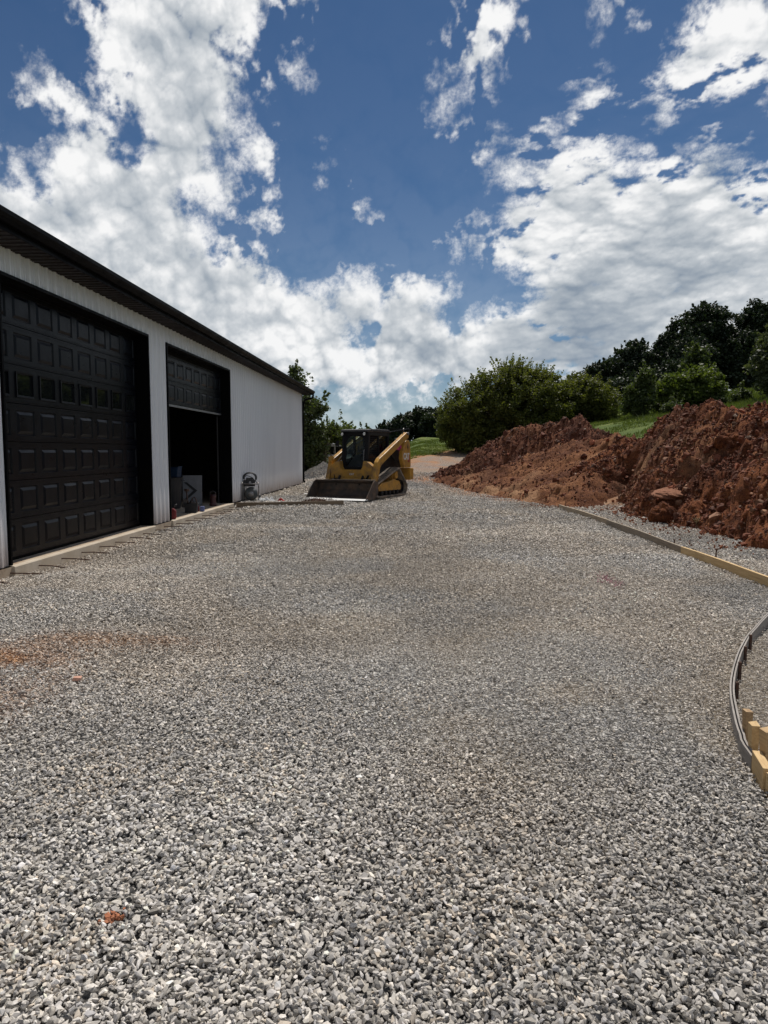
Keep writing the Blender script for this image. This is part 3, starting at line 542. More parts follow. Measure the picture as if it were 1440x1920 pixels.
bld = thing('metal_building', 'white ribbed metal garage building with black eave and two black overhead doors', 'building', (WX, Y0, 0))
def BL(mb, name, mat, parent=None, **k):
    """geometry is written in world metres and stored relative to the building's base"""
    mb.v = [(x - WX, y - Y0, z) for x, y, z in mb.v]; return mb.build(name, mat, parent or bld, **k)
def ribbed(mb, y0, y1, z0, z1, x):
    prof = []; y = y0; st = .2286
    i0 = math.floor(y0 / st)
    for i in range(i0, int(y1 / st) + 2):
        b = i * st
        for dy, dx in ((0, .0), (.014, .040), (.052, .040), (.066, 0), (.110, 0), (.118, .018), (.132, .018), (.140, 0), (.164, 0), (.172, .018), (.186, .018), (.194, 0)):
            prof.append((b + dy, dx))
    prof = [(yy, dx) for yy, dx in prof if y0 < yy < y1]; prof = [(y0, 0)] + prof + [(y1, 0)]
    v = [(x + dx, yy, z) for z in (z0, z1) for yy, dx in prof]; n = len(prof)
    mb.add(v, [(i, i + 1, i + 1 + n, i + n) for i in range(n - 1)])
    mb.span((x - .15, y0 + .001, z0 + .001), (x - .004, y1 - .001, z1 - .001))
w = MB()
ribbed(w, Y0, D1[0], .10, ZT, WX); ribbed(w, D1[0], D1[1], ZO, ZT, WX); ribbed(w, D1[1], D2[0], .10, ZT, WX); ribbed(w, D2[0], D2[1], ZO, ZT, WX); ribbed(w, D2[1], YE, .10, ZT, WX)
w.span((WX - BW, YE - .14, .1), (WX - .152, YE - .004, ZT)); w.span((WX - BW, Y0 + .004, .1), (WX - .152, Y0 + .14, ZT)); w.span((WX - BW, Y0 + .142, .1), (WX - BW + .14, YE - .142, ZT))
for yy in (Y0 + .02, YE - .12): w.prism([(WX - BW, ZT + .002), (WX - .15, ZT + .002), (WX - BW / 2, ZT + 2.1)], yy, yy + .1)
BL(w, 'wall', white_metal, fix=False)
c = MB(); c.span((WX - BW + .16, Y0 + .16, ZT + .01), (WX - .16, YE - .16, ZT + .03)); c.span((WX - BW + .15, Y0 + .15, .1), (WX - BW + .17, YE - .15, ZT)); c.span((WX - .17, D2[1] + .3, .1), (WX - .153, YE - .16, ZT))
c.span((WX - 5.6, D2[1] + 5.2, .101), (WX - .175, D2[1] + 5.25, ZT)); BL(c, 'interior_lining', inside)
f = MB(); f.span((WX - BW, Y0, -.35), (WX + .002, YE, .096)); BL(f, 'foundation', concrete, bevel=.004)
f = MB()
for a, b in (D1, D2): f.prism([(WX - .45, .098), (WX + .075, .092), (WX + .085, .08), (WX + .09, -.3), (WX - .45, -.3)], a - .02, b + .02)
BL(f, 'door_apron', slab_top)
for a, b in ((Y0, D1[0] - .022), (D1[1] + .022, D2[0] - .022)): f = MB(); f.span((WX + .003, a, -.3), (WX + .045, b, .085)); BL(f, 'foundation_edge', concrete)
t = MB()                                                     # black trim
for a, b in (D1, D2):
    t.span((WX - .21, a - .03, .10), (WX + .046, a + .012, ZO + .04)); t.span((WX - .21, b - .012, .10), (WX + .046, b + .03, ZO + .04)); t.span((WX - .21, a + .012, ZO - .012), (WX + .047, b - .012, ZO + .035))
    t.span((WX - .27, b - .06, .10), (WX - .212, b + .03, ZO)); t.span((WX - .27, a - .03, .10), (WX - .212, a + .07, ZO)); t.span((WX - .27, a + .07, ZO - .09), (WX - .212, b - .06, ZO))
BL(t, 'door_trim', black_metal, bevel=.003)
t = MB(); t.span((WX - .1, YE - .09, .1), (WX + .046, YE + .03, ZT)); BL(t, 'corner_trim', black_metal)
for a, b in ((Y0, D1[0] - .04), (D1[1] + .035, D2[0] - .035), (D2[1] + .035, YE - .1)): t = MB(); t.span((WX - .02, a, .07), (WX + .043, b, .10)); BL(t, 'base_trim', black_metal)
s = MB()                                                     # soffit with cross grooves
OV = WX + .42; y = Y0 - .35
while y < YE + .35:
    s.add([(WX - .02, y, ZT), (OV, y, ZT), (OV, y + .018, ZT + .014), (WX - .02, y + .018, ZT + .014), (WX - .02, y + .10, ZT + .014), (OV, y + .10, ZT + .014), (OV, y + .118, ZT), (WX - .02, y + .118, ZT), (WX - .02, y + .153, ZT), (OV, y + .153, ZT)],
          [(0, 1, 2, 3), (3, 2, 5, 4), (4, 5, 6, 7), (7, 6, 9, 8)]); y += .153
brown_soffit = simple('dark_bronze_soffit', (.022, .017, .016), (.016, .012, .012), rough=.5, spec=.2)
BL(s, 'soffit', brown_soffit, fix=False)
s = MB(); s.span((OV, Y0 - .36, ZT - .012), (OV + .02, YE + .36, ZT + .15)); s.span((WX - .04, YE + .36, ZT - .012), (OV + .02, YE + .38, ZT + .15)); BL(s, 'fascia', black_metal, bevel=.003)
g = MB(); ya, yb = Y0 - .38, YE + .38; P0 = [(OV + .021, .0), (OV + .085, .0), (OV + .105, .045), (OV + .14, .075), (OV + .145, .125), (OV + .13, .127), (OV + .125, .085), (OV + .09, .05), (OV + .075, .01), (OV + .03, .01), (OV + .03, .12), (OV + .021, .12)]
n = len(P0); v = [(p, ya, q + ZT + .065) for p, q in P0] + [(p, yb, q + ZT + .030) for p, q in P0]
g.add(v, [tuple(range(n)), tuple(range(2 * n - 1, n - 1, -1))] + [(i, i + n, (i + 1) % n + n, (i + 1) % n) for i in range(n)])
g.prism([(OV + .021, 0), (OV + .085, 0), (OV + .14, .075), (OV + .14, .12), (OV + .021, .12)], yb + .001, yb + .008); g.v[-10:] = [(x, y_, z + ZT + .030) for x, y_, z in g.v[-10:]]
BL(g, 'gutter', black_metal)
d = MB(); gx_ = OV + .075; yd = YE + .20
d.tube([(gx_, yd, ZT + .05), (gx_, yd, ZT - .06), (gx_ - .03, yd, ZT - .15), (WX + .13, yd - .02, ZT - .24), (WX + .07, yd - .05, ZT - .36), (WX + .045, YE + .08, ZT - .6), (WX + .045, YE + .08, .22), (WX + .10, YE + .10, .12)], .043, 8); BL(d, 'downspout', black_metal, smooth=True)
r_ = MB(); rx = OV - .0; rz = ZT + .155; sl_ = .30
for side in (0, 1):
    yb0 = Y0 - .4
    while yb0 < YE + .4:
        y2 = min(yb0 + .2286, YE + .4); xr_ = WX - BW / 2
        x_e = rx if side == 0 else 2 * xr_ - rx; zr_ = rz + abs(rx - xr_) * sl_
        for (ya_, za_), (yb_, zb_) in (((yb0, 0), (yb0 + .02, .02)), ((yb0 + .02, .02), (yb0 + .045, .02)), ((yb0 + .045, .02), (yb0 + .065, 0)), ((yb0 + .065, 0), (y2, 0))):
            if yb_ > ya_: r_.add([(x_e, ya_, rz + za_), (xr_, ya_, zr_ + za_), (xr_, yb_, zr_ + zb_), (x_e, yb_, rz + zb_)], [(0, 1, 2, 3)])
        yb0 = y2 + 1e-6
BL(r_, 'roof', black_metal, fix=False)
for i in range(21):
    yy = 8.02 + .61 * i
    if 19.6 < yy: break
    q = MB(); a1 = random.uniform(-.05, .05); L_ = random.uniform(.33, .42); q.tube([(WX + .04, yy, .012), (WX + .09 + L_ * .5, yy + a1 * .4, .014 + random.uniform(-.006, .01)), (WX + .09 + L_, yy + a1, .004 + random.uniform(-.014, .014))], .0085, 6)
    BL(q, 'rebar_dowel', rust)

m = MB()                                                     # screw heads on the siding ribs
for y0_, y1_, zs in ((Y0, D1[0], (.2, .9, 1.7, 2.5, 3.3, 3.95)), (D1[1], D2[0], (.2, .9, 1.7, 2.5, 3.3, 3.95)), (D2[1], YE, (.2, .9, 1.7, 2.5, 3.3, 3.95)), (D1[0], D1[1], (3.95,)), (D2[0], D2[1], (3.95,))):
    for i in range(math.ceil(y0_ / .2286), int(y1_ / .2286) + 1):
        for z in zs:
            yy = i * .2286 + .095
            if y0_ + .03 < yy < y1_ - .03: m.box((WX + .004, yy, z), (.009, .013, .013))
so2 = BL(m, 'siding_screws', galv); so2['kind'] = 'stuff'
# overhead doors: sections of raised panels, one row glazed
def loop_rects(mb, y0, y1, z0, z1, x, steps, closed=True):
    """steps: (inset, depth) nested rings"""
    prev = None
    for ins, dx in steps:
        v = [(x + dx, y0 + ins, z0 + ins), (x + dx, y1 - ins, z0 + ins), (x + dx, y1 - ins, z1 - ins), (x + dx, y0 + ins, z1 - ins)]
        o = len(mb.v); mb.v += v
        if prev is not None: mb.f += [(prev + i, prev + (i + 1) % 4, o + (i + 1) % 4, o + i) for i in range(4)]
        prev = o
    if closed: mb.f.append((prev, prev + 1, prev + 2, prev + 3))
def overhead_door(y0, y1, zb, rows, glazed, ncol=8, SH=.5143, z_off=0):
    d = MB(); x = WX - .215; cw = (y1 - y0) / ncol; wins = []
    for r in range(rows):
        z0 = zb + r * SH; z1 = z0 + SH; a, b = z0 + .006, z1 - .006
        for c in range(ncol):
            ya, yb_ = y0 + c * cw, y0 + (c + 1) * cw; py0, py1, pz0, pz1 = ya + .075, yb_ - .075, z0 + .085, z1 - .085
            # cell face with a hole for the panel
            v = [(x, ya, a), (x, yb_, a), (x, yb_, b), (x, ya, b), (x, py0, pz0), (x, py1, pz0), (x, py1, pz1), (x, py0, pz1)]
            d.add(v, [(0, 1, 5, 4), (1, 2, 6, 5), (2, 3, 7, 6), (3, 0, 4, 7)])
            if r in glazed:
                loop_rects(d, py0, py1, pz0, pz1, x, [(0, 0), (.002, .016), (.028, .014), (.034, -.022)], False); wins.append((py0 + .03, py1 - .03, pz0 + .03, pz1 - .03))
            else: loop_rects(d, py0, py1, pz0, pz1, x, [(0, 0), (.012, -.016), (.022, -.016), (.062, .003)])
        for zz in (z0 + .030, z1 - .030): d.box((x + .001, (y0 + y1) / 2, zz), (.009, y1 - y0, .008))
        d.add([(x, y0, b), (x, y1, b), (x - .018, y1, b + .004), (x - .018, y0, b + .004), (x - .018, y1, z1 + .002), (x - .018, y0, z1 + .002), (x, y1, z1 + .006), (x, y0, z1 + .006)], [(0, 1, 2, 3), (3, 2, 4, 5), (5, 4, 6, 7)])
    d.span((x - .06, y0, zb + .004), (x - .036, y1, zb + rows * SH))
    root = BL(d, 'overhead_door', door_paint, fix=False)
    for q in wins:
        g_ = MB(); g_.span((x - .016, q[0], q[2]), (x - .012, q[1], q[3])); g_.v = [(a_ - WX, b_ - Y0, c_) for a_, b_, c_ in g_.v]; g_.build('window_pane', door_glass, root)
    return root
od = overhead_door(D1[0] + .02, D1[1] - .02, .125, 7, (4,)); od['label'] = 'closed black overhead door with a row of windows'
sl2 = MB(); sl2.span((WX - .25, D1[0] + .07, .098), (WX - .195, D1[1] - .06, .126)); sm_ = BL(sl2, 'door_seal', black_metal); 
od2 = overhead_door(D2[0] + .02, D2[1] - .02, 2.56, 3, ()); od2['label'] = 'half raised black overhead door'
q = MB(); q.span((WX - .25, D2[0] + .08, 2.515), (WX - .20, D2[1] - .06, 2.556)); BL(q, 'bottom_rail', galv)
trk = simple('dull_track', (.045, .045, .047), rough=.6)
for a, b in ((D2[1] - .155, D2[1] - .14), (D2[0] + .135, D2[0] + .16)): q = MB(); q.span((WX - .31, a, .1), (WX - .28, b, 3.6)); BL(q, 'door_track', trk)

# ---------------------------------------------------------------- timber forms
def wood_mat(name, c1, c2, grain=1.0):
    m, nt, out = new_mat(name); p = nt.nodes.new('ShaderNodeBsdfPrincipled'); nt.links.new(p.outputs[0], out.inputs[0])
    co = obj_co(nt); n = noise(nt, mapping(nt, co, (18, 1.2, 26)), 3, 6, .65); n2 = noise(nt, co, 2.2, 4)
    col = ramp(nt, math_(nt, 'ADD', math_(nt, 'MULTIPLY', n, .7), math_(nt, 'MULTIPLY', n2, .3)), [(.36, c2), (.60, c1)])
    nt.links.new(col, p.inputs['Base Color']); p.inputs['Roughness'].default_value = .75
    b = N(nt, 'ShaderNodeBump', i_0=.35, i_1=.006); nt.links.new(n, b.inputs['Height']); nt.links.new(b.outputs[0], p.inputs['Normal']); return m
new_wood = wood_mat('fresh_pine', (.62, .44, .22), (.44, .28, .12)); old_wood = wood_mat('weathered_pine', (.30, .24, .17), (.17, .135, .10)); grey_wood = wood_mat('grey_lath', (.33, .30, .27), (.20, .18, .16))
brown_wood = wood_mat('stained_board', (.24, .18, .12), (.13, .095, .065))
def board(name, label, a, b, mat, h=.118, t=.038, group=None, seams=None, z0=None, cat='form board'):
    a = Vector(a); b = Vector(b); L_ = (b - a).length; za = float(terrain(a.x, a.y)) if z0 is None else z0
    zb_ = float(terrain(b.x, b.y)) if z0 is None else z0
    n_ = max(2, int(L_ / .6)); vs_ = []; fs = []; m = MB()
    for i in range(n_ + 1):
        y_ = L_ * i / n_; z_ = (zb_ - za) * i / n_ + .006 * math.sin(y_ * 1.7 + a.x); xo = .010 * math.sin(y_ * .9 + 1)
        vs_ += [(xo - t / 2, y_, z_ - .02), (xo + t / 2, y_, z_ - .02), (xo + t / 2, y_, z_ + h), (xo - t / 2, y_, z_ + h)]
    for i in range(n_): fs += [(4 * i + k, 4 * i + (k + 1) % 4, 4 * i + 4 + (k + 1) % 4, 4 * i + 4 + k) for k in range(4)]
    fs += [(0, 1, 2, 3), (4 * n_ + 3, 4 * n_ + 2, 4 * n_ + 1, 4 * n_)]; m.add(vs_, fs)
    o = m.build(name, mat, bevel=.002); o.location = (a.x, a.y, za); d_ = b - a; o.rotation_euler = (0, 0, math.atan2(-d_.x, d_.y)); return tag(o, label, cat, group)
FG = 'timber edge forms for the drive'
board('form_board', 'pale new pine form board along the right side of the gravel', (4.02, 7.62), (3.985, 10.72), new_wood, group=FG)
board('form_board', 'weathered grey form board, middle one of the right hand row', (3.985, 10.76), (3.99, 14.9), old_wood, group=FG)
board('form_board', 'far tan form board at the end of the right hand row, touching the red clay', (3.99, 14.94), (3.92, 19.5), wood_mat('tan_board', (.42, .33, .22), (.28, .21, .14)), group=FG)
board('form_board', 'brown form board lying from the garage wall to the loader bucket', (-5.02, 19.62), (-2.0, 19.50), brown_wood, h=.15, group=FG)
def curve_pts(off):
    ys = np.linspace(3.36, 7.55, 60); xs = CURVX(ys); k = np.ones(7) / 7; xs2 = np.convolve(np.pad(xs, 3, 'edge'), k, 'valid')
    xs2[:4] = xs[:4]; xs2[-4:] = xs[-4:]
    dx = np.gradient(xs2, ys); nn = np.hypot(dx, 1); return [(float(x + off / m_), float(y - off * d_ / m_)) for x, y, d_, m_ in zip(xs2, ys, dx, nn)]
for off, lab in ((0.0, 'thin grey bent lath, inner face of the curved form on the gravel side'), (.017, 'thin grey bent lath, outer face of the curved form on the stake side')):
    pts = curve_pts(off); m = MB(); vs_ = []; fs = []
    for i, (px, py) in enumerate(pts):
        q = pts[min(i + 1, 59)]; p_ = pts[max(i - 1, 0)]; d_ = Vector((q[0] - p_[0], q[1] - p_[1])).normalized(); nx, ny = d_.y, -d_.x; z_ = float(terrain(px, py))
        hh = .082 + .004 * math.sin(py * 3 + off * 90)
        for s_, zz in ((0, -.03), (1, -.03), (1, hh), (0, hh)): vs_.append((px + nx * .010 * s_, py + ny * .010 * s_, z_ + zz))
        if i: fs += [(4 * i - 4 + k, 4 * i - 4 + (k + 1) % 4, 4 * i + (k + 1) % 4, 4 * i + k) for k in range(4)]
    fs += [(0, 1, 2, 3), (4 * 59 + 3, 4 * 59 + 2, 4 * 59 + 1, 4 * 59)]; m.add(vs_, fs)
    m.v = [(x - 1.8, y - 4, z) for x, y, z in m.v]; o = m.build('bent_lath', grey_wood, loc=(1.8, 4, 0)); tag(o, lab, 'form lath', 'bent laths of the curved form')
board('wood_block', 'short pale lumber block butted against the end of the grey laths', (1.572, 3.145), (1.622, 3.36), new_wood, h=.10, t=.040, cat='lumber block')
board('wood_block', 'nearest pale lumber piece with a nail hole, at the lower right edge', (1.60, 2.62), (1.575, 3.13), new_wood, h=.093, t=.040, cat='lumber block')
def stake(name, label, x, y, z, w_, d_, mat, group, rz=0, tilt=(0, 0), point=True, cat='stake', cap=False):
    zz = float(terrain(x, y)); m = MB(); m.box((0, 0, z / 2 - .04), (w_, d_, z + .08)); 
    if point: m.v = [(a * (1 if c > -.05 else .6), b * (1 if c > -.05 else .6), c + (random.uniform(-.006, .006) if c > 0 else 0)) for a, b, c in m.v]
    if cap: m.box((0, 0, z + .006), (w_ * 2.2, d_ * 2.2, .012))
    o = m.build(name, mat, bevel=.0015); o.location = (x, y, zz); o.rotation_euler = (tilt[0], tilt[1], rz); return tag(o, label, cat, group)
SG = 'wooden stakes behind the curved form'
stake('wooden_stake', 'farthest wooden stake, thin and brown, behind the bent laths', 1.742, 3.70, .185, .040, .040, brown_wood if False else wood_mat('stake_wood', (.46, .31, .16), (.25, .15, .07)), SG, rz=.1)
stake('wooden_stake', 'middle pale wooden stake with a split jagged top', 1.668, 3.47, .20, .040, .055, new_wood, SG, rz=-.1)
stake('wooden_stake', 'nearest thick wooden stake at the right edge of the picture', 1.672, 3.345, .215, .052, .055, wood_mat('stake_wood_b', (.55, .38, .19), (.33, .20, .09)), SG, rz=.15)
MG = 'dark metal pins along the curved form'; wl = ['first dark metal pin, at the far end of the curved form', 'second dark metal pin from the far end of the curved form', 'third dark metal pin from the far end of the curved form', 'fourth dark metal pin from the far end, taller than the others', 'metal pin nearest the wooden stakes on the curved form']
for i, (yy, zz) in enumerate(((6.42, .125), (5.52, .12), (5.2, .11), (4.8, .12), (4.43, .105))): stake('metal_pin', wl[i], CURVX(yy) + .040, yy - .02, zz, .018, .018, rust, MG, cat='pin', point=False)
TG = 'rusty pins beside the straight form'
stake('form_pin', 'rusty headed pin nearest the camera beside the pale form board', 4.20, 10.06, .17, .016, .016, rust, TG, cap=True, cat='pin', point=False, tilt=(.05, .03))
stake('form_pin', 'short rusty headed pin where the grey and pale boards meet', 4.18, 11.6, .11, .016, .016, rust, TG, cap=True, cat='pin', point=False)
stake('form_pin', 'thin far pin standing at the end of the form by the clay heap', 4.10, 19.6, .30, .014, .014, rust, TG, cat='pin', point=False)

# ---------------------------------------------------------------- small things
plastic = lambda n, c, r=.5: simple(n, c, tuple(v * .8 for v in c), rough=r, scale=9, dirt=tuple(v * .4 + .03 for v in c), dscale=6, dth=(.6, .8))
blackp = plastic('black_plastic', (.018, .018, .02)); redp = plastic('red_plastic', (.22, .018, .02)); bluep = plastic('blue_plastic', (.010, .030, .07)); whitep = plastic('white_board', (.22, .225, .24)); steel = simple('bare_steel', (.30, .30, .30), (.16, .15, .14), rough=.45, metal=.7, scale=12, dirt=(.10, .06, .04), dscale=7)
# air compressor standing by the wall
ac = thing('air_compressor', 'portable black air compressor with a round grey tank end standing by the white wall', 'compressor', (-4.93, 20.9, .03), R(13))
def lathe(mb, prof, n=28, axis='z', c=(0, 0, 0)):
    vs_ = []
    for r0, h in prof:
        for k in range(n):
            a = 2 * math.pi * k / n; p, q = r0 * math.cos(a), r0 * math.sin(a)
            v = {'z': (p, q, h), 'y': (p, h, q), 'x': (h, p, q)}[axis]; vs_.append((v[0] + c[0], v[1] + c[1], v[2] + c[2]))
    f = [(i * n + k, i * n + (k + 1) % n, (i + 1) * n + (k + 1) % n, (i + 1) * n + k) for i in range(len(prof) - 1) for k in range(n)]
    f += [tuple(range(n)), tuple((len(prof) - 1) * n + k for k in range(n))]; return mb.add(vs_, f)
tank_g = simple('tank_end', (.075, .085, .085), (.05, .06, .06), rough=.5, dirt=(.12, .09, .06), dscale=8)
m = MB(); lathe(m, [(.02, -.39), (.12, -.37), (.175, -.33), (.19, -.27), (.19, .20), (.175, .26), (.12, .30), (.02, .32)], axis='y', c=(0.03, 0, .25)); m.build('tank', tank_g, ac, smooth=True)
m = MB(); lathe(m, [(.03, -.012), (.06, -.008), (.085, .01)], 20, 'y', (0.03, -.385, .25)); m.build('tank_badge', steel, ac)
m = MB(); m.box((-.02, .0, .57), (.34, .46, .20)); m.box((0, -.18, .62), (.22, .14, .22)); lathe(m, [(.09, -.18), (.09, .14)], 18, 'y', (.06, -.1, .60)); m.build('motor_block', blackp, ac, bevel=.02)
m = MB()
for sx in (-.235, .245): m.tube([(sx, -.30, .02), (sx, -.32, .50), (sx * .92, -.28, .60)], .014, 8); m.tube([(sx, .3, .1), (sx, .3, .56), (sx, -.32, .56)], .012, 8)
m.tube([(-.24, -.32, .555), (.25, -.32, .545)], .014, 8); m.build('frame', steel, ac, smooth=True)
m = MB()
for k in range(3):
    pts = [(.0 + (.16 + .02 * k) * math.cos(a), -.22 + .04 * k, .73 + (.13 + .012 * k) * math.sin(a)) for a in np.linspace(-.3 - .2 * k, math.pi + .3, 16)]; m.tube(pts, .012, 7)
m.tube([(-.2, -.2, .7), (-.1, -.26, .80), (.06, -.25, .74), (.16, -.27, .62), (.24, -.26, .55)], .010, 7); m.build('hose', blackp, ac, smooth=True)
m = MB(); lathe(m, [(.032, -.02), (.036, 0), (.03, .012)], 18, 'y', (.0, -.36, .585)); m.build('pressure_gauge', whitep, ac)
for sx in (-.24, .28):
    m = MB(); lathe(m, [(.03, -.03), (.10, -.03), (.11, -.02), (.11, .02), (.10, .03), (.03, .03)], 20, 'x', (sx, .28, .11)); m.build('wheel', blackp, ac)
# things in the half open doorway
bn = thing('trash_bin', 'tall dark bin just inside the open doorway, under the blue crate', 'bin', (-6.15, 17.6, .098))
m = MB(); lathe(m, [(.20, 0), (.215, .02), (.27, .74), (.29, .745), (.295, .78), (.27, .785), (.25, .74), (.19, .04)], 20); m.build('bin_body', blackp, bn, smooth=False)
m = MB(); m.tube([(.30, -.1, .70), (.33, 0, .70), (.30, .1, .70)], .012, 6); m.build('handle', blackp, bn)
m = MB()
m.prism([(-.20, 0), (.20, 0), (.23, .26), (.245, .26), (.245, .275), (.215, .275), (.185, .012), (-.185, .012), (-.215, .275), (-.245, .275), (-.245, .26), (-.23, .26)], -.15, .15); m.box((0, -.155, .13), (.42, .01, .25)); m.box((0, .155, .13), (.42, .01, .25))
o = m.build('blue_crate', bluep, bevel=.004); o.location = (-6.15, 17.6, .885); tag(o, 'blue plastic crate sitting on top of the dark bin', 'crate')
pb = thing('sign_panel', 'leaning white panel marked with a black chevron inside the doorway', 'panel', (-5.92, 18.55, .098), R(10))
m = MB(); m.box((0, 0, .40), (.50, .025, .80), rot=(R(-6), 0, 0)); m.build('panel_board', whitep, pb, bevel=.003)
m = MB(); m.prism([(-.22, .62), (-.14, .62), (.13, .40), (-.14, .16), (-.22, .16), (.03, .40)], -.022, -.017); m.v = [(x, y_ + (z - .4) * .105, z) for x, y_, z in m.v]; m.build('chevron', blackp, pb)
tb = thing('tool_tub', 'dark tub of tools on the door sill of the open garage', 'tub', (-5.28, 16.45, .098), R(8))
m = MB(); m.prism([(-.125, 0), (.125, 0), (.15, .21), (.165, .21), (.165, .225), (.14, .225), (.115, .01), (-.115, .01), (-.14, .225), (-.165, .225), (-.165, .21), (-.15, .21)], -.11, .11); m.box((0, -.115, .11), (.27, .01, .21)); m.box((0, .115, .11), (.27, .01, .21)); m.build('tub_body', blackp, tb, bevel=.004)
m = MB(); m.tube([(-.07, 0, .1), (-.10, .02, .38), (-.11, .02, .50)], .018, 8); m.box((-.10, 0, .53), (.11, .05, .06)); m.tube([(.0, .0, .12), (.02, .02, .34), (.08, .0, .36), (.12, 0, .28), (.10, 0, .18)], .016, 8); m.build('hand_tool', plastic('brown_tool', (.09, .05, .035)), tb, smooth=True)
m = MB(); m.box((.02, -.02, .20), (.12, .12, .14), rot=(.2, .3, .4)); m.box((-.15, -.02, .22), (.10, .10, .20), rot=(0, .2, .1)); m.build('tool_case', plastic('grey_tool', (.07, .055, .05)), tb, bevel=.008)
rg = thing('fuel_can', 'red fuel can beside the near jamb of the open doorway', 'fuel can', (-5.22, 14.86, .098), R(15))
m = MB(); m.prism([(-.10, 0), (.10, 0), (.11, .03), (.11, .17), (.05, .23), (-.05, .23), (-.11, .17), (-.11, .03)], -.07, .07); m.build('can_body', redp, rg, bevel=.012)
m = MB(); m.tube([(.04, 0, .22), (.07, 0, .27), (.13, 0, .31)], .014, 8); m.tube([(-.07, 0, .20), (-.06, 0, .26), (.01, 0, .27), (.03, 0, .22)], .010, 7); m.build('spout', blackp, rg, smooth=True)
rl = thing('work_lantern', 'small reddish lantern at the far side of the open doorway', 'lantern', (-5.36, 18.5, .098))
m = MB(); lathe(m, [(.09, 0), (.10, .03), (.08, .07), (.07, .22), (.09, .25), (.05, .30)], 16); m.build('lantern_body', plastic('maroon', (.07, .02, .02)), rl)
m = MB(); m.tube([(-.08, 0, .25), (-.07, 0, .36), (0, 0, .40), (.07, 0, .36), (.08, 0, .25)], .008, 6); m.build('handle', steel, rl, smooth=True)
bb = thing('bottle_pack', 'red and blue bottles beside the tool tub on the sill', 'bottles', (-5.16, 16.75, .098))
m = MB(); lathe(m, [(.04, 0), (.04, .12), (.015, .16), (.015, .18)], 14, c=(-.07, 0, 0)); m.build('red_bottle', redp, bb, smooth=False); m = MB(); m.box((.04, .02, .06), (.09, .07, .12)); m.build('blue_carton', plastic('pale_blue', (.16, .20, .42)), bb, bevel=.004)
def rag(name, label, loc, sx, sy, h, col, seed):
    X, Y = np.meshgrid(np.linspace(-1, 1, 22), np.linspace(-1, 1, 16)); rr = X ** 2 + Y ** 2 + fbm(X, Y, 1.6, 3, seed) * .9
    Z = np.abs(fbm(X, Y, 2.4, 4, seed + 2)) * h * 1.6 * np.clip(1.2 - rr, 0, 1) + .006; m = MB()
    keep = (rr < 1.0).ravel(); o = np_mesh(name, np.stack([X * sx + fbm(X, Y, 3, 2, seed + 5) * .03, Y * sy, Z], -1).reshape(-1, 3), grid_quads(22, 16, keep), simple(name + '_cloth', col, tuple(v * .75 for v in col), rough=.9, scale=20))
    sd = o.modifiers.new('thick', 'SOLIDIFY'); sd.thickness = .004; o.location = (loc[0], loc[1], float(terrain(loc[0], loc[1])) + .012); tag(o, label, 'rag'); return o
rag('crumpled_rag', 'white crumpled rag on the gravel beside the air compressor', (-4.42, 20.75), .27, .14, .15, (.45, .46, .47), 3)
rag('crumpled_rag', 'small red rag on the gravel right of the white rag', (-3.98, 20.8), .10, .07, .09, (.38, .03, .025), 13)
rag('paper_scrap', 'small white scrap of paper on the gravel left of the bucket', (-3.75, 24.2), .13, .10, .06, (.7, .7, .68), 23)['category'] = 'paper scrap'
m = MB(); m.box((0, 0, .012), (.055, .035, .022), rot=(.1, .06, .3)); m.v = [(x + random.uniform(-.004, .004), y_ + random.uniform(-.004, .004), z + random.uniform(-.003, .003)) for x, y_, z in m.v]
o = m.build('brick_chip', simple('salmon_brick', (.58, .33, .24), (.50, .27, .19), rough=.9, scale=40, bump=.4), bevel=.003); o.location = (-2.27, 4.56, float(terrain(-2.27, 4.56)) + .014); tag(o, 'small pale orange brick chip lying on the left of the gravel', 'brick chip')
def boulder(name, label, x, y, z, sc, seed, mat, rot=(0, 0, 0)):
    bm = bmesh.new(); bmesh.ops.create_icosphere(bm, subdivisions=4, radius=1)
    for v in bm.verts:
        c = v.co.copy(); n_ = float(fbm(c.x + c.z * .7, c.y - c.z * .6, 1.3, 5, seed)) ; v.co = c * (1 + n_ * .55)
    me = bpy.data.meshes.new(name); bm.to_mesh(me); bm.free(); me.materials.append(mat); o = bpy.data.objects.new(name, me); COL.objects.link(o)
    o.location = (x, y, z); o.scale = sc; o.rotation_euler = rot; return tag(o, label, 'clay block', 'large clay blocks fallen at the foot of the heap')
pale = dirt_cols('pale_clay', [(.3, (.22, .09, .05)), (.6, (.42, .21, .13)), (.8, (.5, .3, .2))], rock=False)
boulder('clay_block', 'flat pale orange slab of clay at the foot of the near heap', 5.85, 16.3, .60, (.50, .34, .10), 3, pale, (.15, -.1, .3))
boulder('clay_block', 'large rounded dark clay block on the gravel below the pale slab', 5.32, 15.35, .17, (.27, .24, .25), 8, soil_dark, (.2, .1, .5))
boulder('clay_block', 'dark clay block right of the largest block at the heap foot', 5.72, 14.75, .22, (.26, .24, .24), 15, soil_dark, (.1, .3, 1.2))
boulder('clay_block', 'lumpy clay block halfway up the near heap', 7.0, 16.4, 1.72, (.26, .24, .24), 19, soil_dark, (.4, .1, 2.2))
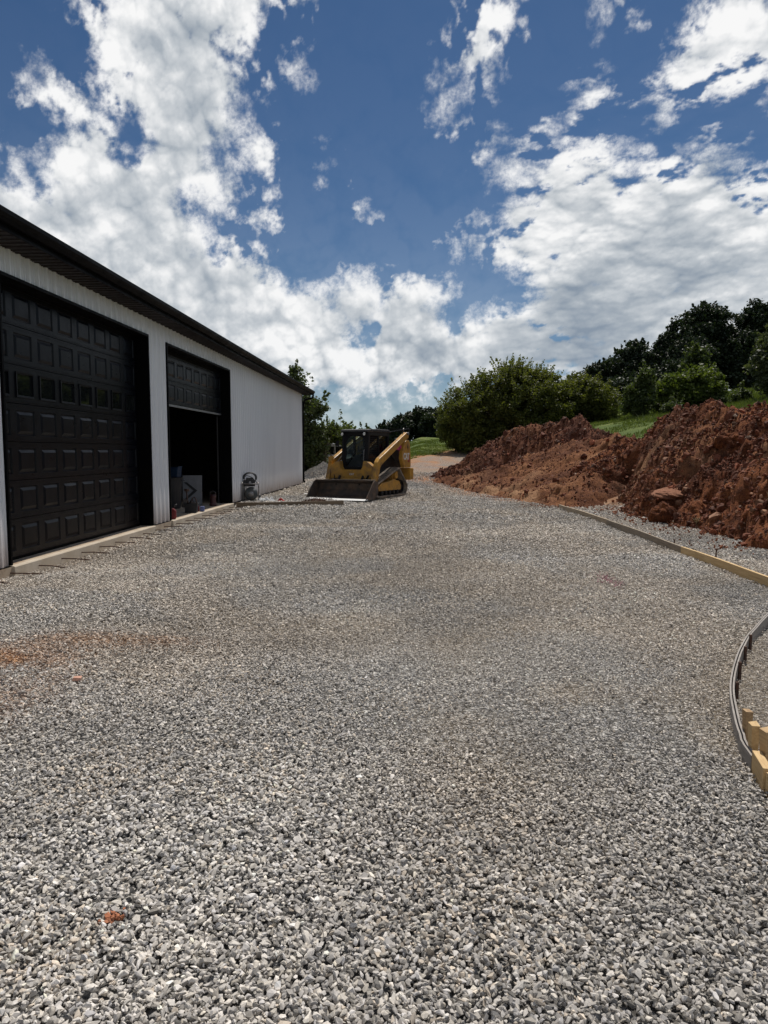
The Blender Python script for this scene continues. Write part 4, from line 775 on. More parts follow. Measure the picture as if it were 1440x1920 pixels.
def weed(name, label, x, y, z, n_, h, seed, mat):
    r = np.random.default_rng(seed); m = MB()
    for k in range(n_):
        a = r.uniform(0, 6.28); b = r.uniform(.1, .7); L_ = h * r.uniform(.5, 1); p0 = Vector((r.normal(0, .02), r.normal(0, .02), 0)); d_ = Vector((math.cos(a) * b, math.sin(a) * b, 1)).normalized(); s_ = Vector((-math.sin(a), math.cos(a), 0)) * .006
        mid = p0 + d_ * L_ * .6; tip = mid + (d_ + Vector((math.cos(a), math.sin(a), -.3)) * .5).normalized() * L_ * .45; m.add([p0 - s_, p0 + s_, mid + s_ * 1.2, mid - s_ * 1.2, tip], [(0, 1, 2, 3), (3, 2, 4)])
    o = m.build(name, mat, fix=False); o.location = (x, y, z); return tag(o, label, 'weed')
def on_pile(P, x, y):
    X, Y, Z, dt = P; j = int(np.argmin(np.abs(Y[:, 0] - y))); i = int(np.argmin(np.abs(X[0] - x))); return float(Z[j, i])
weed_g = simple('weed_green', (.10, .16, .05), (.06, .11, .03), rough=.7); weed_d = simple('dry_weed', (.38, .30, .17), (.28, .21, .11), rough=.9)
weed('weed', 'small green weed growing on the lower face of the near heap', 6.15, 14.6, on_pile(PR, 6.15, 14.6) - .02, 40, .26, 5, weed_g)
weed('weed', 'dry straw coloured weed at the right edge low on the near heap', 6.0, 12.2, on_pile(PR, 6.0, 12.2) - .02, 34, .34, 6, weed_d)
weed('weed', 'little dry grass tuft beside the dark clay blocks', 5.55, 14.2, on_pile(PR, 5.55, 14.2) - .02, 26, .20, 9, weed_d)

# ---------------------------------------------------------------- compact track loader (local axes: +x forward, +y its left side)
cat_y = simple('loader_yellow', (.52, .275, .035), (.40, .205, .03), rough=.42, scale=3, bump=.08, bscale=25, dirt=(.15, .09, .05), dscale=3.2, dth=(.46, .70))
cat_k = simple('loader_black', (.010, .010, .011), (.007, .007, .008), rough=.5, spec=.25, dirt=(.035, .026, .020), dscale=3, dth=(.6, .85))
rub = simple('track_rubber', (.17, .145, .12), (.09, .08, .07), rough=.85, scale=9, dirt=(.30, .24, .18), dscale=5, dth=(.42, .62))
bkt = simple('bucket_steel', (.085, .07, .06), (.05, .042, .038), rough=.6, metal=.3, scale=5, dirt=(.17, .11, .07), dscale=4, dth=(.45, .7))
edge = simple('polished_edge', (.85, .85, .84), (.75, .75, .73), rough=.45, metal=.0, scale=20)
white = simple('white_decal', (.75, .75, .72), rough=.5); redd = simple('red_decal', (.35, .03, .02), rough=.5)
def cab_glass():
    m, nt, out = new_mat('cab_glass'); g = N(nt, 'ShaderNodeBsdfGlossy'); g.inputs[1].default_value = .04; g.inputs[0].default_value = (.8, .9, .9, 1)
    t = N(nt, 'ShaderNodeBsdfTransparent'); t.inputs[0].default_value = (.50, .60, .58, 1); f = N(nt, 'ShaderNodeFresnel', i_0=1.5); ms = N(nt, 'ShaderNodeMixShader')
    nt.links.new(f.outputs[0], ms.inputs[0]); nt.links.new(t.outputs[0], ms.inputs[1]); nt.links.new(g.outputs[0], ms.inputs[2]); nt.links.new(ms.outputs[0], out.inputs[0]); return m
cg = cab_glass()
LZ = .045
ld = thing('track_loader', 'yellow and black compact track loader with its wide bucket resting on the gravel', 'track loader', (-1.66, 23.55, LZ), math.atan2(-.915, -.40))
# body
m = MB(); m.prism([(-1.30, .28), (.95, .28), (1.10, .42), (1.05, .62), (.70, .78), (-.55, .80), (-.60, 1.32), (-1.42, 1.32), (-1.42, .5)], -.44, .44); m.build('chassis', cat_y, ld, bevel=.015)
m = MB(); m.prism([(-1.50, .60), (-1.62, .66), (-1.66, 1.30), (-1.56, 1.62), (-.62, 1.62), (-.62, .82), (-1.4, .82)], -.52, .52); m.build('engine_cover', cat_k, ld, bevel=.02)
m = MB()
for k in range(9): m.box((-1.12, 0, .90 + k * .075), (.9, 1.06, .022))
m.build('cooling_grille', cat_k, ld)
m = MB(); m.prism([(-1.46, .50), (-1.72, .52), (-1.74, .90), (-1.46, .92)], -.96, .96); m.build('rear_bumper', cat_y, ld, bevel=.015)
for s in (-1, 1):
    y0_, y1_ = (.58, .93) if s > 0 else (-.93, -.58)
    m = MB(); m.prism([(-1.56, .93), (-1.02, .93), (-.84, 1.24), (-.88, 1.46), (-1.10, 1.80), (-1.22, 1.88), (-1.40, 1.86), (-1.50, 1.72), (-1.56, 1.2)], (.80 if s > 0 else -.93), (.93 if s > 0 else -.80)); tw = m.build('lift_tower', cat_y, ld, bevel=.012)
    yy = .934 if s > 0 else -.934
    tx = text_mesh('CAT', .30, 'lettering', white, tw, (-1.19, yy, 1.30), (R(90), 0, R(180) if s > 0 else 0), .002, .80, .010)
    tri = MB(); tri.prism([(-1.28, 1.12), (-1.45, 1.12), (-1.45, 1.36)], yy - .001, yy + .001); tri.build('emblem', redd, tw)
    dm = MB(); dm.prism([(-1.30, 1.70), (-1.335, 1.62), (-1.30, 1.55), (-1.265, 1.62)], yy - .002, yy + .002); dm.build('marker', cat_k, tw)
    # lift arm: long sloping beam, knee and lower leg
    ya_, yb_ = (.76, .90) if s > 0 else (-.90, -.76)
    m = MB(); m.prism([(-1.46, 2.02), (-1.42, 2.12), (-1.30, 2.13), (.78, 1.26), (.92, 1.14), (1.16, .52), (1.19, .34), (1.10, .28), (.98, .38), (.72, .98), (.58, 1.08), (-1.30, 1.90), (-1.44, 1.94)], ya_, yb_)
    arm = m.build('lift_arm', cat_y, ld, bevel=.012)
    for px_, pz_ in ((-1.36, 2.08), (1.18, .40)): p = MB(); p.tube([(px_, (.72 if s > 0 else -.94), pz_), (px_, (.94 if s > 0 else -.72), pz_)], .05, 14); p.build('pivot_pin', steel, arm)
    m = MB(); m.beam((-1.36, s * .845, 2.02), (-1.24, s * .845, 1.72), .07, .10, (1, 0, 0)); m.beam((-.98, s * .72, 1.08), (-.16, s * .72, 1.52), .07, .07); m.build('control_link', cat_k, ld)
    m = MB(); m.tube([(-1.15, s * .70, 1.00), (-.42, s * .70, 1.38)], .055, 12); m.tube([(-.42, s * .70, 1.38), (.12, s * .74, 1.44)], .028, 10); m.build('lift_cylinder', steel if False else cat_k, ld, smooth=True)
    m = MB(); m.prism([(.32, .55), (.62, .55), (.98, .86), (.52, 1.08), (-.55, 1.28), (-.58, .82), (.0, .80)], s * .46, s * .60); m.build('side_cover', cat_k, ld, bevel=.01)
    # track: belt around sprocket, idlers and rollers
    cy = .76 * s; hw = .20; path = []
    def arc(cx, cz, r, a0, a1, n=9):
        for a in np.linspace(a0, a1, n): path.append((cx + r * math.cos(R(a)), cz + r * math.sin(R(a))))
    arc(.92, .265, .245, -90, 55, 9); arc(-.52, .70, .235, 68, 150, 8); arc(-.96, .30, .28, 165, 270, 9)
    P_ = [Vector((x, 0, z)) for x, z in path]; nP = len(P_); nr = []
    for i in range(nP):
        d_ = (P_[(i + 1) % nP] - P_[i - 1]).normalized(); nr.append(Vector((d_.z, 0, -d_.x)))
    for i, q in enumerate(nr):
        if q.dot(P_[i] - Vector((-.1, 0, .45))) < 0: nr[i] = -q
    m = MB(); vs_ = []; fs = []
    for i in range(nP):
        for yy_, th in ((-hw, 0), (hw, 0), (hw, -.045), (-hw, -.045)): q = P_[i] + nr[i] * th; vs_.append((q.x, cy + yy_, q.z))
        for k in range(4): fs.append((4 * i + k, 4 * i + (k + 1) % 4, 4 * ((i + 1) % nP) + (k + 1) % 4, 4 * ((i + 1) % nP) + k))
    m.add(vs_, fs)
    acc = 0
    for i in range(nP):                                  # tread bars
        a, b = P_[i], P_[(i + 1) % nP]; L_ = (b - a).length; t_ = -acc
        while t_ + .075 < L_:
            t_ += .075; c_ = a + (b - a) * (t_ / L_); nn = nr[i].lerp(nr[(i + 1) % nP], t_ / L_).normalized(); d_ = (b - a).normalized(); c2 = c_ + nn * .010
            for yo, wd in ((-.105, .17), (.105, .17)):
                m.add([(c2.x + d_.x * u * .020 + nn.x * w_ * .014, cy + yo + v_ * wd / 2, c2.z + d_.z * u * .020 + nn.z * w_ * .014) for u in (-1, 1) for v_ in (-1, 1) for w_ in (-1, 1)], [(0, 1, 3, 2), (4, 6, 7, 5), (0, 4, 5, 1), (2, 3, 7, 6), (0, 2, 6, 4), (1, 5, 7, 3)])
        acc = L_ - t_
    tr_ = m.build('track', rub, ld)
    fr = MB(); fr.prism([(.80, .22), (.86, .36), (.62, .47), (.1, .50), (-.25, .56), (-.70, .50), (-.86, .34), (-.82, .20)], cy - .10, cy + .13); fr.build('track_frame', cat_y, ld, bevel=.012)
    for cx, cz, r_, wn_ in ((.92, .265, .19, 'idler'), (-.96, .30, .20, 'idler')):
        q = MB(); lathe(q, [(.03, -.07), (r_ * .5, -.07), (r_ * .55, -.04), (r_ * .85, -.04), (r_, -.07), (r_, .09), (r_ * .8, .09), (r_ * .75, .05), (r_ * .4, .05), (r_ * .35, .10), (.03, .10)], 24, 'y', (cx, cy, cz)); q.build(wn_, cat_k, tr_)
    q = MB(); gear = []
    for k in range(26): a = 2 * math.pi * k / 26; rr = .205 if k % 2 else .17; gear.append((-.52 + rr * math.cos(a), .70 + rr * math.sin(a)))
    q.prism(gear, cy - .02, cy + .03); lathe(q, [(.03, 0), (.13, 0), (.12, .12), (.03, .13)], 20, 'y', (-.52, cy, .70)); q.build('sprocket', cat_y, tr_)
    for k in range(5):
        q = MB(); lathe(q, [(.03, -.09), (.085, -.09), (.085, .13), (.05, .15)], 16, 'y', (.58 - k * .29, cy, .135)); q.build('roller', cat_k, tr_)
# front cross member with the opening under the cab door
m = MB(); CX = 1.02
outer = [(-.76, .62), (.76, .62), (.76, 1.02), (.60, 1.14), (.44, 1.18), (.40, .98), (.34, .90), (-.34, .90), (-.40, .98), (-.44, 1.18), (-.60, 1.14), (-.76, 1.02)]
m.add([(CX, p, q) for p, q in outer] + [(CX - .22, p, q) for p, q in outer], [(0, 1, 6, 7), (1, 2, 3, 4, 5, 6), (7, 8, 9, 10, 11, 0), (12 + 7, 12 + 6, 12 + 1, 12 + 0), (18, 17, 16, 15, 14, 13), (12, 23, 22, 21, 20, 19)] + [(i, i + 12, (i + 1) % 12 + 12, (i + 1) % 12) for i in range(12)])
cmb = m.build('cross_member', cat_y, ld, bevel=.01)
for yy in (-.72, .72): q = MB(); q.prism([(.80, .58), (1.06, .50), (1.17, .40), (1.17, .30), (1.02, .30), (.80, .48)], yy - .05, yy + .05); q.build('arm_bracket', cat_y, cmb, bevel=.006)
text_mesh('CAT', .085, 'lettering', white, cmb, (CX + .003, .02, .755), (R(90), 0, R(90)), .002, 1, .002)
m = MB(); m.box((.98, 0, .50), (.14, 1.30, .22)); m.box((1.12, 0, .42), (.10, 1.2, .34)); m.tube([(1.0, -.42, .7), (1.25, -.42, .42)], .04, 10); m.tube([(1.0, .42, .7), (1.25, .42, .42)], .04, 10); m.build('quick_coupler', cat_k, ld, bevel=.006)
# bucket
bk = None
prof = [(2.10, .012), (1.52, .03), (1.34, .11), (1.24, .27), (1.26, .50), (1.42, .56)]
m = MB(); th = .018; vs_ = []
for x, z in prof: vs_ += [(x, -1.06, z), (x, 1.06, z)]
nrm = [(0, -1), (-.2, -1), (-.8, -.6), (-1, 0), (-.95, .3), (-.3, 1)]
for (x, z), (a, b) in zip(prof, nrm): vs_ += [(x + a * th, -1.06, z + b * th), (x + a * th, 1.06, z + b * th)]
k = len(prof); fs = []
for i in range(k - 1): fs += [(2 * i, 2 * i + 1, 2 * i + 3, 2 * i + 2), (2 * k + 2 * i, 2 * k + 2 * i + 2, 2 * k + 2 * i + 3, 2 * k + 2 * i + 1)]
fs += [(0, 2 * k, 2 * k + 1, 1), (2 * k - 2, 2 * k - 1, 4 * k - 1, 4 * k - 2)]; m.add(vs_, fs)
side = [(2.08, .005), (1.50, .012), (1.32, .09), (1.22, .27), (1.24, .53), (1.44, .585), (1.56, .54)]
m.prism(side, -1.075, -1.057); m.prism(side, 1.057, 1.075)
m.prism([(1.23, .50), (1.44, .585), (1.44, .555), (1.25, .47)], -1.05, 1.05)
bk = m.build('bucket', bkt, ld)
m = MB(); m.prism([(2.17, .004), (1.94, .003), (1.94, .040), (2.13, .026)], -1.08, 1.08); m.build('cutting_edge', edge, bk)
m = MB(); m.prism([(1.30, .588), (1.47, .592), (1.47, .606), (1.30, .602)], -1.06, -.62); m.prism([(1.30, .588), (1.47, .592), (1.47, .606), (1.30, .602)], -.5, 1.06); m.build('top_lip', simple('worn_lip', (.36, .32, .28), (.24, .20, .17), rough=.5, metal=.4, dirt=(.16, .10, .07), dscale=6), bk)
# cab
cb = MB(); ZB, ZR = .98, 2.10; hwid = .44
def post(a, b, w=.07, h=.07): cb.beam(a, b, w, h, (1, 0, .01))
for s in (-1, 1):
    post((.78, s * hwid, .84), (.66, s * hwid, ZR), .08, .10); post((-.02, s * hwid, 1.05), (-.02, s * hwid, ZR), .07, .06); post((-.72, s * hwid, 1.3), (-.72, s * hwid, ZR), .08, .10)
    cb.prism([(.74, ZR - .11), (.76, ZR), (-.78, ZR), (-.78, ZR - .12)], s * hwid - .035, s * hwid + .035)
    cb.prism([(.80, .84), (.78, 1.22), (.30, 1.26), (-.74, 1.44), (-.74, .84)], s * hwid - .03, s * hwid + .03)
cb.prism([(.66, ZR - .09), (.76, ZR - .09), (.76, ZR), (.66, ZR)], -.40, .40); cb.prism([(-.78, .84), (-.74, .84), (-.74, ZR), (-.78, ZR)], -.40, .40)
cb.build('cab_frame', cat_k, ld, bevel=.008)
m = MB(); m.prism([(.84, ZR + .002), (.80, ZR + .075), (.55, ZR + .10), (-.70, ZR + .10), (-.88, ZR + .05), (-.88, ZR + .002)], -.50, .50); m.build('cab_roof', simple('roof_plastic', (.022, .021, .021), (.015, .014, .014), rough=.6, dirt=(.08, .065, .05), dscale=3, dth=(.55, .85)), ld, bevel=.02)
m = MB(); m.box((-.05, 0, .90), (1.3, .8, .05)); m.box((-.35, 0, 1.15), (.45, .5, .30)); m.build('cab_floor', cat_k, ld, bevel=.01)
m = MB(); m.box((-.30, 0, 1.33), (.48, .48, .10)); m.prism([(-.58, 1.36), (-.48, 1.36), (-.60, 1.92), (-.70, 1.92)], -.23, .23); m.box((-.3, -.32, 1.50), (.36, .08, .07)); m.box((-.3, .32, 1.50), (.36, .08, .07)); m.tube([(-.1, .32, 1.5), (-.06, .32, 1.66)], .022, 8); m.tube([(-.1, -.32, 1.5), (-.06, -.32, 1.66)], .022, 8); m.build('seat', cat_k, ld, bevel=.02)
# front door: frame ring with round-topped glass
def ringpts(w, z0, z1, rt, n=8):
    p = [(-w, z0), (w, z0)]
    for a in np.linspace(0, 90, n): p.append((w - rt + rt * math.cos(R(a)), z1 - rt + rt * math.sin(R(a))))
    for a in np.linspace(90, 180, n): p.append((-w + rt + rt * math.cos(R(a)), z1 - rt + rt * math.sin(R(a))))
    return p
po = ringpts(.41, .92, 2.04, .10); pi_ = ringpts(.335, 1.00, 1.985, .26); nn_ = len(po)
fx = lambda z, d=0: .800 - .10 * (z - .92) / 1.12 + d
m = MB(); m.add([(fx(z), y, z) for y, z in po] + [(fx(z), y, z) for y, z in pi_] + [(fx(z, -.04), y, z) for y, z in po] + [(fx(z, -.04), y, z) for y, z in pi_],
                [q for i in range(nn_) for j in [(i + 1) % nn_] for q in ((i, j, nn_ + j, nn_ + i), (2 * nn_ + i, 3 * nn_ + i, 3 * nn_ + j, 2 * nn_ + j), (i, 2 * nn_ + i, 2 * nn_ + j, j), (nn_ + i, nn_ + j, 3 * nn_ + j, 3 * nn_ + i))])
cdoor = m.build('cab_door', cat_k, ld)
m = MB(); m.add([(fx(z, -.02), y, z) for y, z in pi_], [tuple(range(nn_))]); m.build('window_pane', cg, cdoor, fix=False)
m = MB(); m.tube([(fx(1.2, .03), -.30, 1.05), (fx(1.6, .035), -.02, 1.42), (fx(1.9, .03), -.02, 1.93)], .012, 6); m.build('wiper', cat_k, cdoor); 
m = MB(); m.tube([(fx(1.1, .012), .345, 1.15), (fx(1.2, .05), .345, 1.2), (fx(1.5, .05), .345, 1.5), (fx(1.55, .012), .345, 1.55)], .012, 6); m.build('handle', steel, cdoor)
for s in (-1, 1):
    m = MB(); m.add([(.66, s * .44, 1.24), (.03, s * .44, 1.30), (.03, s * .44, 1.98), (.62, s * .44, 1.98)], [(0, 1, 2, 3)]); m.add([(-.07, s * .44, 1.32), (-.66, s * .44, 1.43), (-.66, s * .44, 1.98), (-.07, s * .44, 1.98)], [(0, 1, 2, 3)]); m.build('side_window', cg, ld, fix=False)
    m = MB(); 
    for k_ in range(12): xx = .60 - k_ * .055; m.tube([(xx, s * .455, 1.29 + max(0, .0 + k_ * .004)), (xx, s * .455, 1.97)], .005, 4)
    for k_ in range(10): zz = 1.34 + k_ * .065; m.tube([(.62, s * .457, zz), (.0, s * .457, zz)], .004, 4)
    m.build('window_guard', cat_k, ld)
    m = MB(); lathe(m, [(.02, -.05), (.045, -.04), (.055, .02), (.05, .03)], 16, 'x', (.86, s * .40, 2.03)); m.box((.80, s * .40, 2.06), (.06, .03, .08)); wl_ = m.build('work_light', cat_k, ld)
    m = MB(); lathe(m, [(.02, .031), (.046, .033), (.04, .04), (.01, .045)], 16, 'x', (.86, s * .40, 2.03)); m.build('lens', white, wl_)
m = MB(); m.beam((-.85, .47, 2.13), (-1.75, .80, 2.26), .035, .03); m.beam((-.85, -.47, 2.13), (-1.75, -.5, 2.26), .035, .03); m.beam((-1.75, -.52, 2.262), (-1.75, .82, 2.262), .03, .03, (1, 0, 0)); m.beam((-1.45, .70, 2.21), (-1.42, .78, 2.0), .022, .022, (1, 0, 0)); m.beam((-1.74, .80, 2.25), (-1.62, .80, 1.95), .022, .022, (1, 0, 0)); m.build('rear_rack', cat_k, ld)
m = MB(); m.tube([(-1.02, .62, 1.62), (-1.02, .62, 1.82)], .035, 10); m.tube([(-1.5, .62, 1.95), (-1.4, .72, 2.22), (-1.28, .78, 2.26), (-1.2, .8, 2.2)], .02, 8); m.tube([(-1.02, .62, 1.82), (-1.02, .62, 1.93)], .048, 12); m.build('exhaust_pipe', steel, ld, smooth=True)
m = MB(); m.tube([(.70, -.47, 1.75), (.80, -.60, 1.80)], .012, 6); m.box((.81, -.62, 1.74), (.03, .10, .17)); m.build('mirror', cat_k, ld)
m = MB(); m.beam((.95, -.80, 1.14), (.86, -.80, 1.32), .12, .08); m.box((.80, -.85, 1.24), (.14, .16, .12)); m.build('hose_guide', cat_y, ld, bevel=.008)
m = MB()
for yy in (.68, .72, -.70): m.tube([(-1.2, yy, 1.90), (-.6, yy, 1.75), (.3, yy, 1.38), (.72, yy, 1.12), (1.0, yy * .9, .75), (1.1, yy * .8, .55)], .016, 7)
m.build('hydraulic_hose', cat_k, ld, smooth=True)
X, Y = np.meshgrid(np.linspace(-1, 1, 20), np.linspace(-1, 1, 10))
pk = np_mesh('pink_cloth', np.stack([X * .24, .04 * np.sin(X * 5 + Y * 3) + .03 * fbm(X, Y, 2, 2, 4), Y * .10 + X * -.0 + .03 * np.sin(X * 4)], -1).reshape(-1, 3), grid_quads(20, 10), simple('pink_fabric', (.50, .06, .20), (.36, .03, .15), rough=.8))
pk.modifiers.new('thick', 'SOLIDIFY').thickness = .006; pk.location = ld.matrix_basis @ Vector((-.80, .80, 1.62)); pk.rotation_euler = (0, R(25), ld.rotation_euler.z + R(180)); tag(pk, 'bright pink cloth hanging under the raised arm of the loader', 'cloth')

# ---------------------------------------------------------------- white van beyond the shrubs, nose to the right
vw = simple('white_car_paint', (.66, .67, .68), (.62, .63, .64), rough=.25); vt = simple('tyre_rubber', (.02, .02, .02), rough=.9)
van = thing('parked_van', 'white van parked behind the shrubs left of the loader', 'van', (-4.0, 43.6, float(terrain(-4.6, 43.6))))
m = MB(); m.prism([(-2.55, .35), (2.5, .35), (2.55, .75), (2.35, 1.02), (1.45, 1.20), (-2.5, 1.20), (-2.6, .8)], -.93, .93)
m.prism([(-2.48, 1.20), (1.42, 1.20), (.62, 1.86), (.3, 1.92), (-2.2, 1.92), (-2.42, 1.80)], -.82, .82); m.build('body', vw, van, bevel=.05)
for s in (-1, 1):
    m = MB(); m.prism([(-2.3, 1.25), (-.95, 1.25), (-.95, 1.74), (-2.2, 1.74)], s * .822 - .004, s * .822 + .004); m.prism([(-.85, 1.25), (1.18, 1.25), (.58, 1.76), (-.85, 1.74)], s * .822 - .004, s * .822 + .004); m.build('side_window', door_glass, van)
    for cx in (-1.7, 1.65):
        m = MB(); lathe(m, [(.2, -.11), (.33, -.11), (.36, -.08), (.36, .08), (.33, .11), (.2, .11)], 24, 'y', (cx, s * .84, .36)); wh = m.build('wheel', vt, van); m = MB(); lathe(m, [(.03, -.115), (.2, -.115), (.2, .115), (.03, .115)], 20, 'y', (cx, s * .84, .36)); m.build('rim', galv, wh)
        m = MB(); m.prism([(cx + .46 * math.cos(a), .36 + .46 * math.sin(a)) for a in np.linspace(0, math.pi, 14)], s * .925, s * .936); m.build('wheel_arch', vt, van)
m = MB(); m.add([(1.40, -.76, 1.23), (1.40, .76, 1.23), (.66, .70, 1.84), (.66, -.70, 1.84)], [(0, 1, 2, 3)]); m.v = [(a + .03, b, c + .02) for a, b, c in m.v]; m.build('windshield', door_glass, van)
m = MB(); m.box((2.54, -.62, .82), (.06, .3, .16)); m.build('headlight', white, van); m = MB(); m.box((2.54, .62, .82), (.06, .3, .16)); m.build('headlight', white, van)

# loose gravel pile by the far corner (its skin; stones lie on it)
X, Y = np.meshgrid(np.arange(-7.2, -2.8, .08), np.arange(36.5, 40, .08)); Z = terrain(X, Y) + MOUND(X, Y) - .02
pm = simple('pile_gravel', (.34, .335, .33), (.17, .17, .17), rough=.95, scale=30, bump=1, bscale=40)
o = np_mesh('gravel_pile', np.stack([X, Y, Z], -1).reshape(-1, 3), grid_quads(X.shape[1], X.shape[0]), pm); tag(o, 'pile of pale gravel beyond the far corner of the garage', 'gravel pile')

# ---------------------------------------------------------------- trees and shrubs
def leaf_mat(name, c1, c2, trans=.35):
    m, nt, out = new_mat(name); a = N(nt, 'ShaderNodeAttribute', attribute_name='leafv')
    col = ramp(nt, a.outputs['Fac'], [(0, c2), (1, c1)]); d = N(nt, 'ShaderNodeBsdfPrincipled'); nt.links.new(col, d.inputs['Base Color']); d.inputs['Roughness'].default_value = .55; d.inputs['Specular IOR Level'].default_value = .35
    t = N(nt, 'ShaderNodeBsdfTranslucent'); nt.links.new(mixc(nt, 1.0, col, (1.25, 1.35, .55), 'MULTIPLY'), t.inputs[0]); ms = N(nt, 'ShaderNodeMixShader', i_0=trans)
    nt.links.new(d.outputs[0], ms.inputs[1]); nt.links.new(t.outputs[0], ms.inputs[2]); nt.links.new(ms.outputs[0], out.inputs[0]); return m
bark = simple('bark', (.10, .075, .055), (.06, .045, .035), rough=.95, scale=8, bump=.6, bscale=30)
LM = {'bush': leaf_mat('bush_leaf', (.155, .165, .036), (.048, .062, .020), .42), 'dark': leaf_mat('dark_leaf', (.033, .048, .022), (.014, .024, .015), .22), 'mid': leaf_mat('mid_leaf', (.095, .120, .040), (.032, .050, .020), .36), 'olive': leaf_mat('olive_leaf', (.10, .115, .055), (.045, .06, .035), .3), 'lime': leaf_mat('lime_leaf', (.135, .17, .036), (.045, .068, .018), .40)}
def foliage(name, label, cat, x, y, ells, nclump, per, leaf, cr, mat, seed, tr=.16, shoots=0, nl=14, group=None, zb=None, elong=1.5, clumpy=1.0, spike=.9):
    r = np.random.default_rng(seed); z0 = float(terrain(x, y)) - .1 if zb is None else zb
    root = thing(name, label, cat, (x, y, z0), 0, group)
    vol = np.array([e[3] * e[4] * e[5] for e in ells]); pick = r.choice(len(ells), nclump, p=vol ** .8 / (vol ** .8).sum()); E_ = np.array(ells)[pick]
    d = r.normal(size=(nclump, 3)); d /= np.linalg.norm(d, axis=1)[:, None]; u = r.random(nclump) ** (1 / 2.2); u = np.where(r.random(nclump) < .55, .72 + .3 * r.random(nclump), u)
    C = E_[:, :3] + d * u[:, None] * E_[:, 3:6]
    C = C[C[:, 2] > .15]
    R_ = cr * np.exp(r.normal(0, .3, len(C)))
    n = (per * (R_ / cr) ** 1.6).astype(int) + 3
    ci = np.repeat(np.arange(len(C)), n); q = r.normal(size=(len(ci), 3)); q /= np.linalg.norm(q, axis=1)[:, None]; q *= (r.random(len(ci)) ** .45)[:, None]
    Pp = C[ci] + q * R_[ci][:, None] * np.array([1.1, 1.1, .8]); tone = np.repeat(r.random(len(C)), n) * .5 * clumpy + r.random(len(ci)) * .5
    m = MB()
    for k in range(shoots):                                 # upright twigs breaking the outline
        e = ells[r.integers(len(ells))]; a = r.uniform(0, 6.28); rr = r.uniform(0, .95); b = np.array([e[0] + e[3] * rr * math.cos(a), e[1] + e[4] * rr * math.sin(a), e[2] + e[5] * math.sqrt(max(0, 1 - rr * rr)) * .88])
        dr = np.array([math.cos(a) * rr * 1.1, math.sin(a) * rr * 1.1, 1.0]) + r.normal(0, .18, 3); dr /= np.linalg.norm(dr); L_ = r.uniform(.4, 1.0) * spike; nn2 = int(34 * L_ / spike); t_ = r.random(nn2)
        pts = b + dr * (t_ * L_)[:, None] + r.normal(0, .055, (nn2, 3)) * (1.25 - t_)[:, None] * (1 + .5 * spike); Pp = np.concatenate([Pp, pts]); tone = np.concatenate([tone, .45 + .5 * r.random(nn2)])
        m.tube([b - dr * .3, b + dr * L_ * .9], [.012, .004], 4)
    N_ = len(Pp); dd = r.normal(size=(N_, 3)); dd[:, 2] = dd[:, 2] * .6; dd /= np.linalg.norm(dd, axis=1)[:, None]; up = r.normal(size=(N_, 3)); up[:, 2] += .9; w = np.cross(dd, up); w /= np.linalg.norm(w, axis=1)[:, None] + 1e-9
    s = leaf * np.exp(r.normal(0, .25, N_)); a = dd * (s * elong * .5)[:, None]; b = w * (s * .5)[:, None]; sag = np.zeros((N_, 3)); sag[:, 2] = -s * .12
    V = np.stack([Pp - a + sag, Pp - b, Pp + a + sag, Pp + b], 1).reshape(-1, 3); Q = np.arange(4 * N_).reshape(-1, 4)
    cr_ = np_mesh('crown', V, Q, mat, root, attrs={'leafv': ('FLOAT', np.repeat(np.clip(tone, 0, 1), 4))})
    hz = C[:, 2].max() * .45; base = Vector((0, 0, 0)); fork = Vector((r.normal(0, .1), r.normal(0, .1), hz * .55))
    m.tube([base, base.lerp(fork, .5) + Vector((r.normal(0, .04), r.normal(0, .04), 0)), fork], [tr * 1.15, tr * .9, tr * .75], 9)
    for i in r.choice(len(C), min(nl, len(C)), replace=False):
        c_ = Vector(C[i]); s0 = base.lerp(fork, r.uniform(.45, 1)); mid = s0.lerp(c_, .5) + Vector((r.normal(0, .25), r.normal(0, .25), r.uniform(0, .5))); m.tube([s0, s0.lerp(mid, .5) + Vector((0, 0, .08)), mid, c_], [tr * .5, tr * .38, tr * .24, tr * .06], 6)
    m.build('trunk', bark, root, smooth=True, fix=False); return root
BG = 'shrubs growing on the grass slope'; HG = 'dark woodland trees on the hill'; FGp = 'far dark trees at the end of the drive'
# big arching bush behind the clay heaps
foliage('large_bush', 'big spreading olive green bush with upright twigs, behind the far clay heap', 'bush', 6.6, 57, [(-2.0, 0, 2.5, 2.9, 2.6, 2.7), (1.4, 0, 3.5, 3.4, 2.8, 2.8), (-2.8, -.4, 1.5, 2.1, 2, 1.6), (3.6, .2, 3.7, 2.3, 2.2, 2.3), (.9, .6, 5.0, 2.8, 2, 1.7)], 1150, 72, .105, .40, LM['bush'], 1, .17, 260, 30, BG, spike=1.35)
foliage('bush', 'rounded green bush joined to the right side of the big bush', 'bush', 13.7, 59, [(-.9, 0, 1.8, 2.0, 2.0, 1.9), (.9, 0, 1.5, 1.9, 1.8, 1.7), (0, .4, 2.6, 1.7, 1.5, 1.1)], 520, 72, .105, .38, LM['bush'], 2, .13, 70, 16, BG)
foliage('low_shrub', 'low dark shrub on the grass at the left foot of the big bush', 'shrub', 4.3, 58.5, [(0, 0, .7, 1.3, 1.1, .85), (-1.0, 0, .45, .8, .8, .5)], 120, 45, .11, .30, LM['mid'], 3, .05, 10, 6, BG)
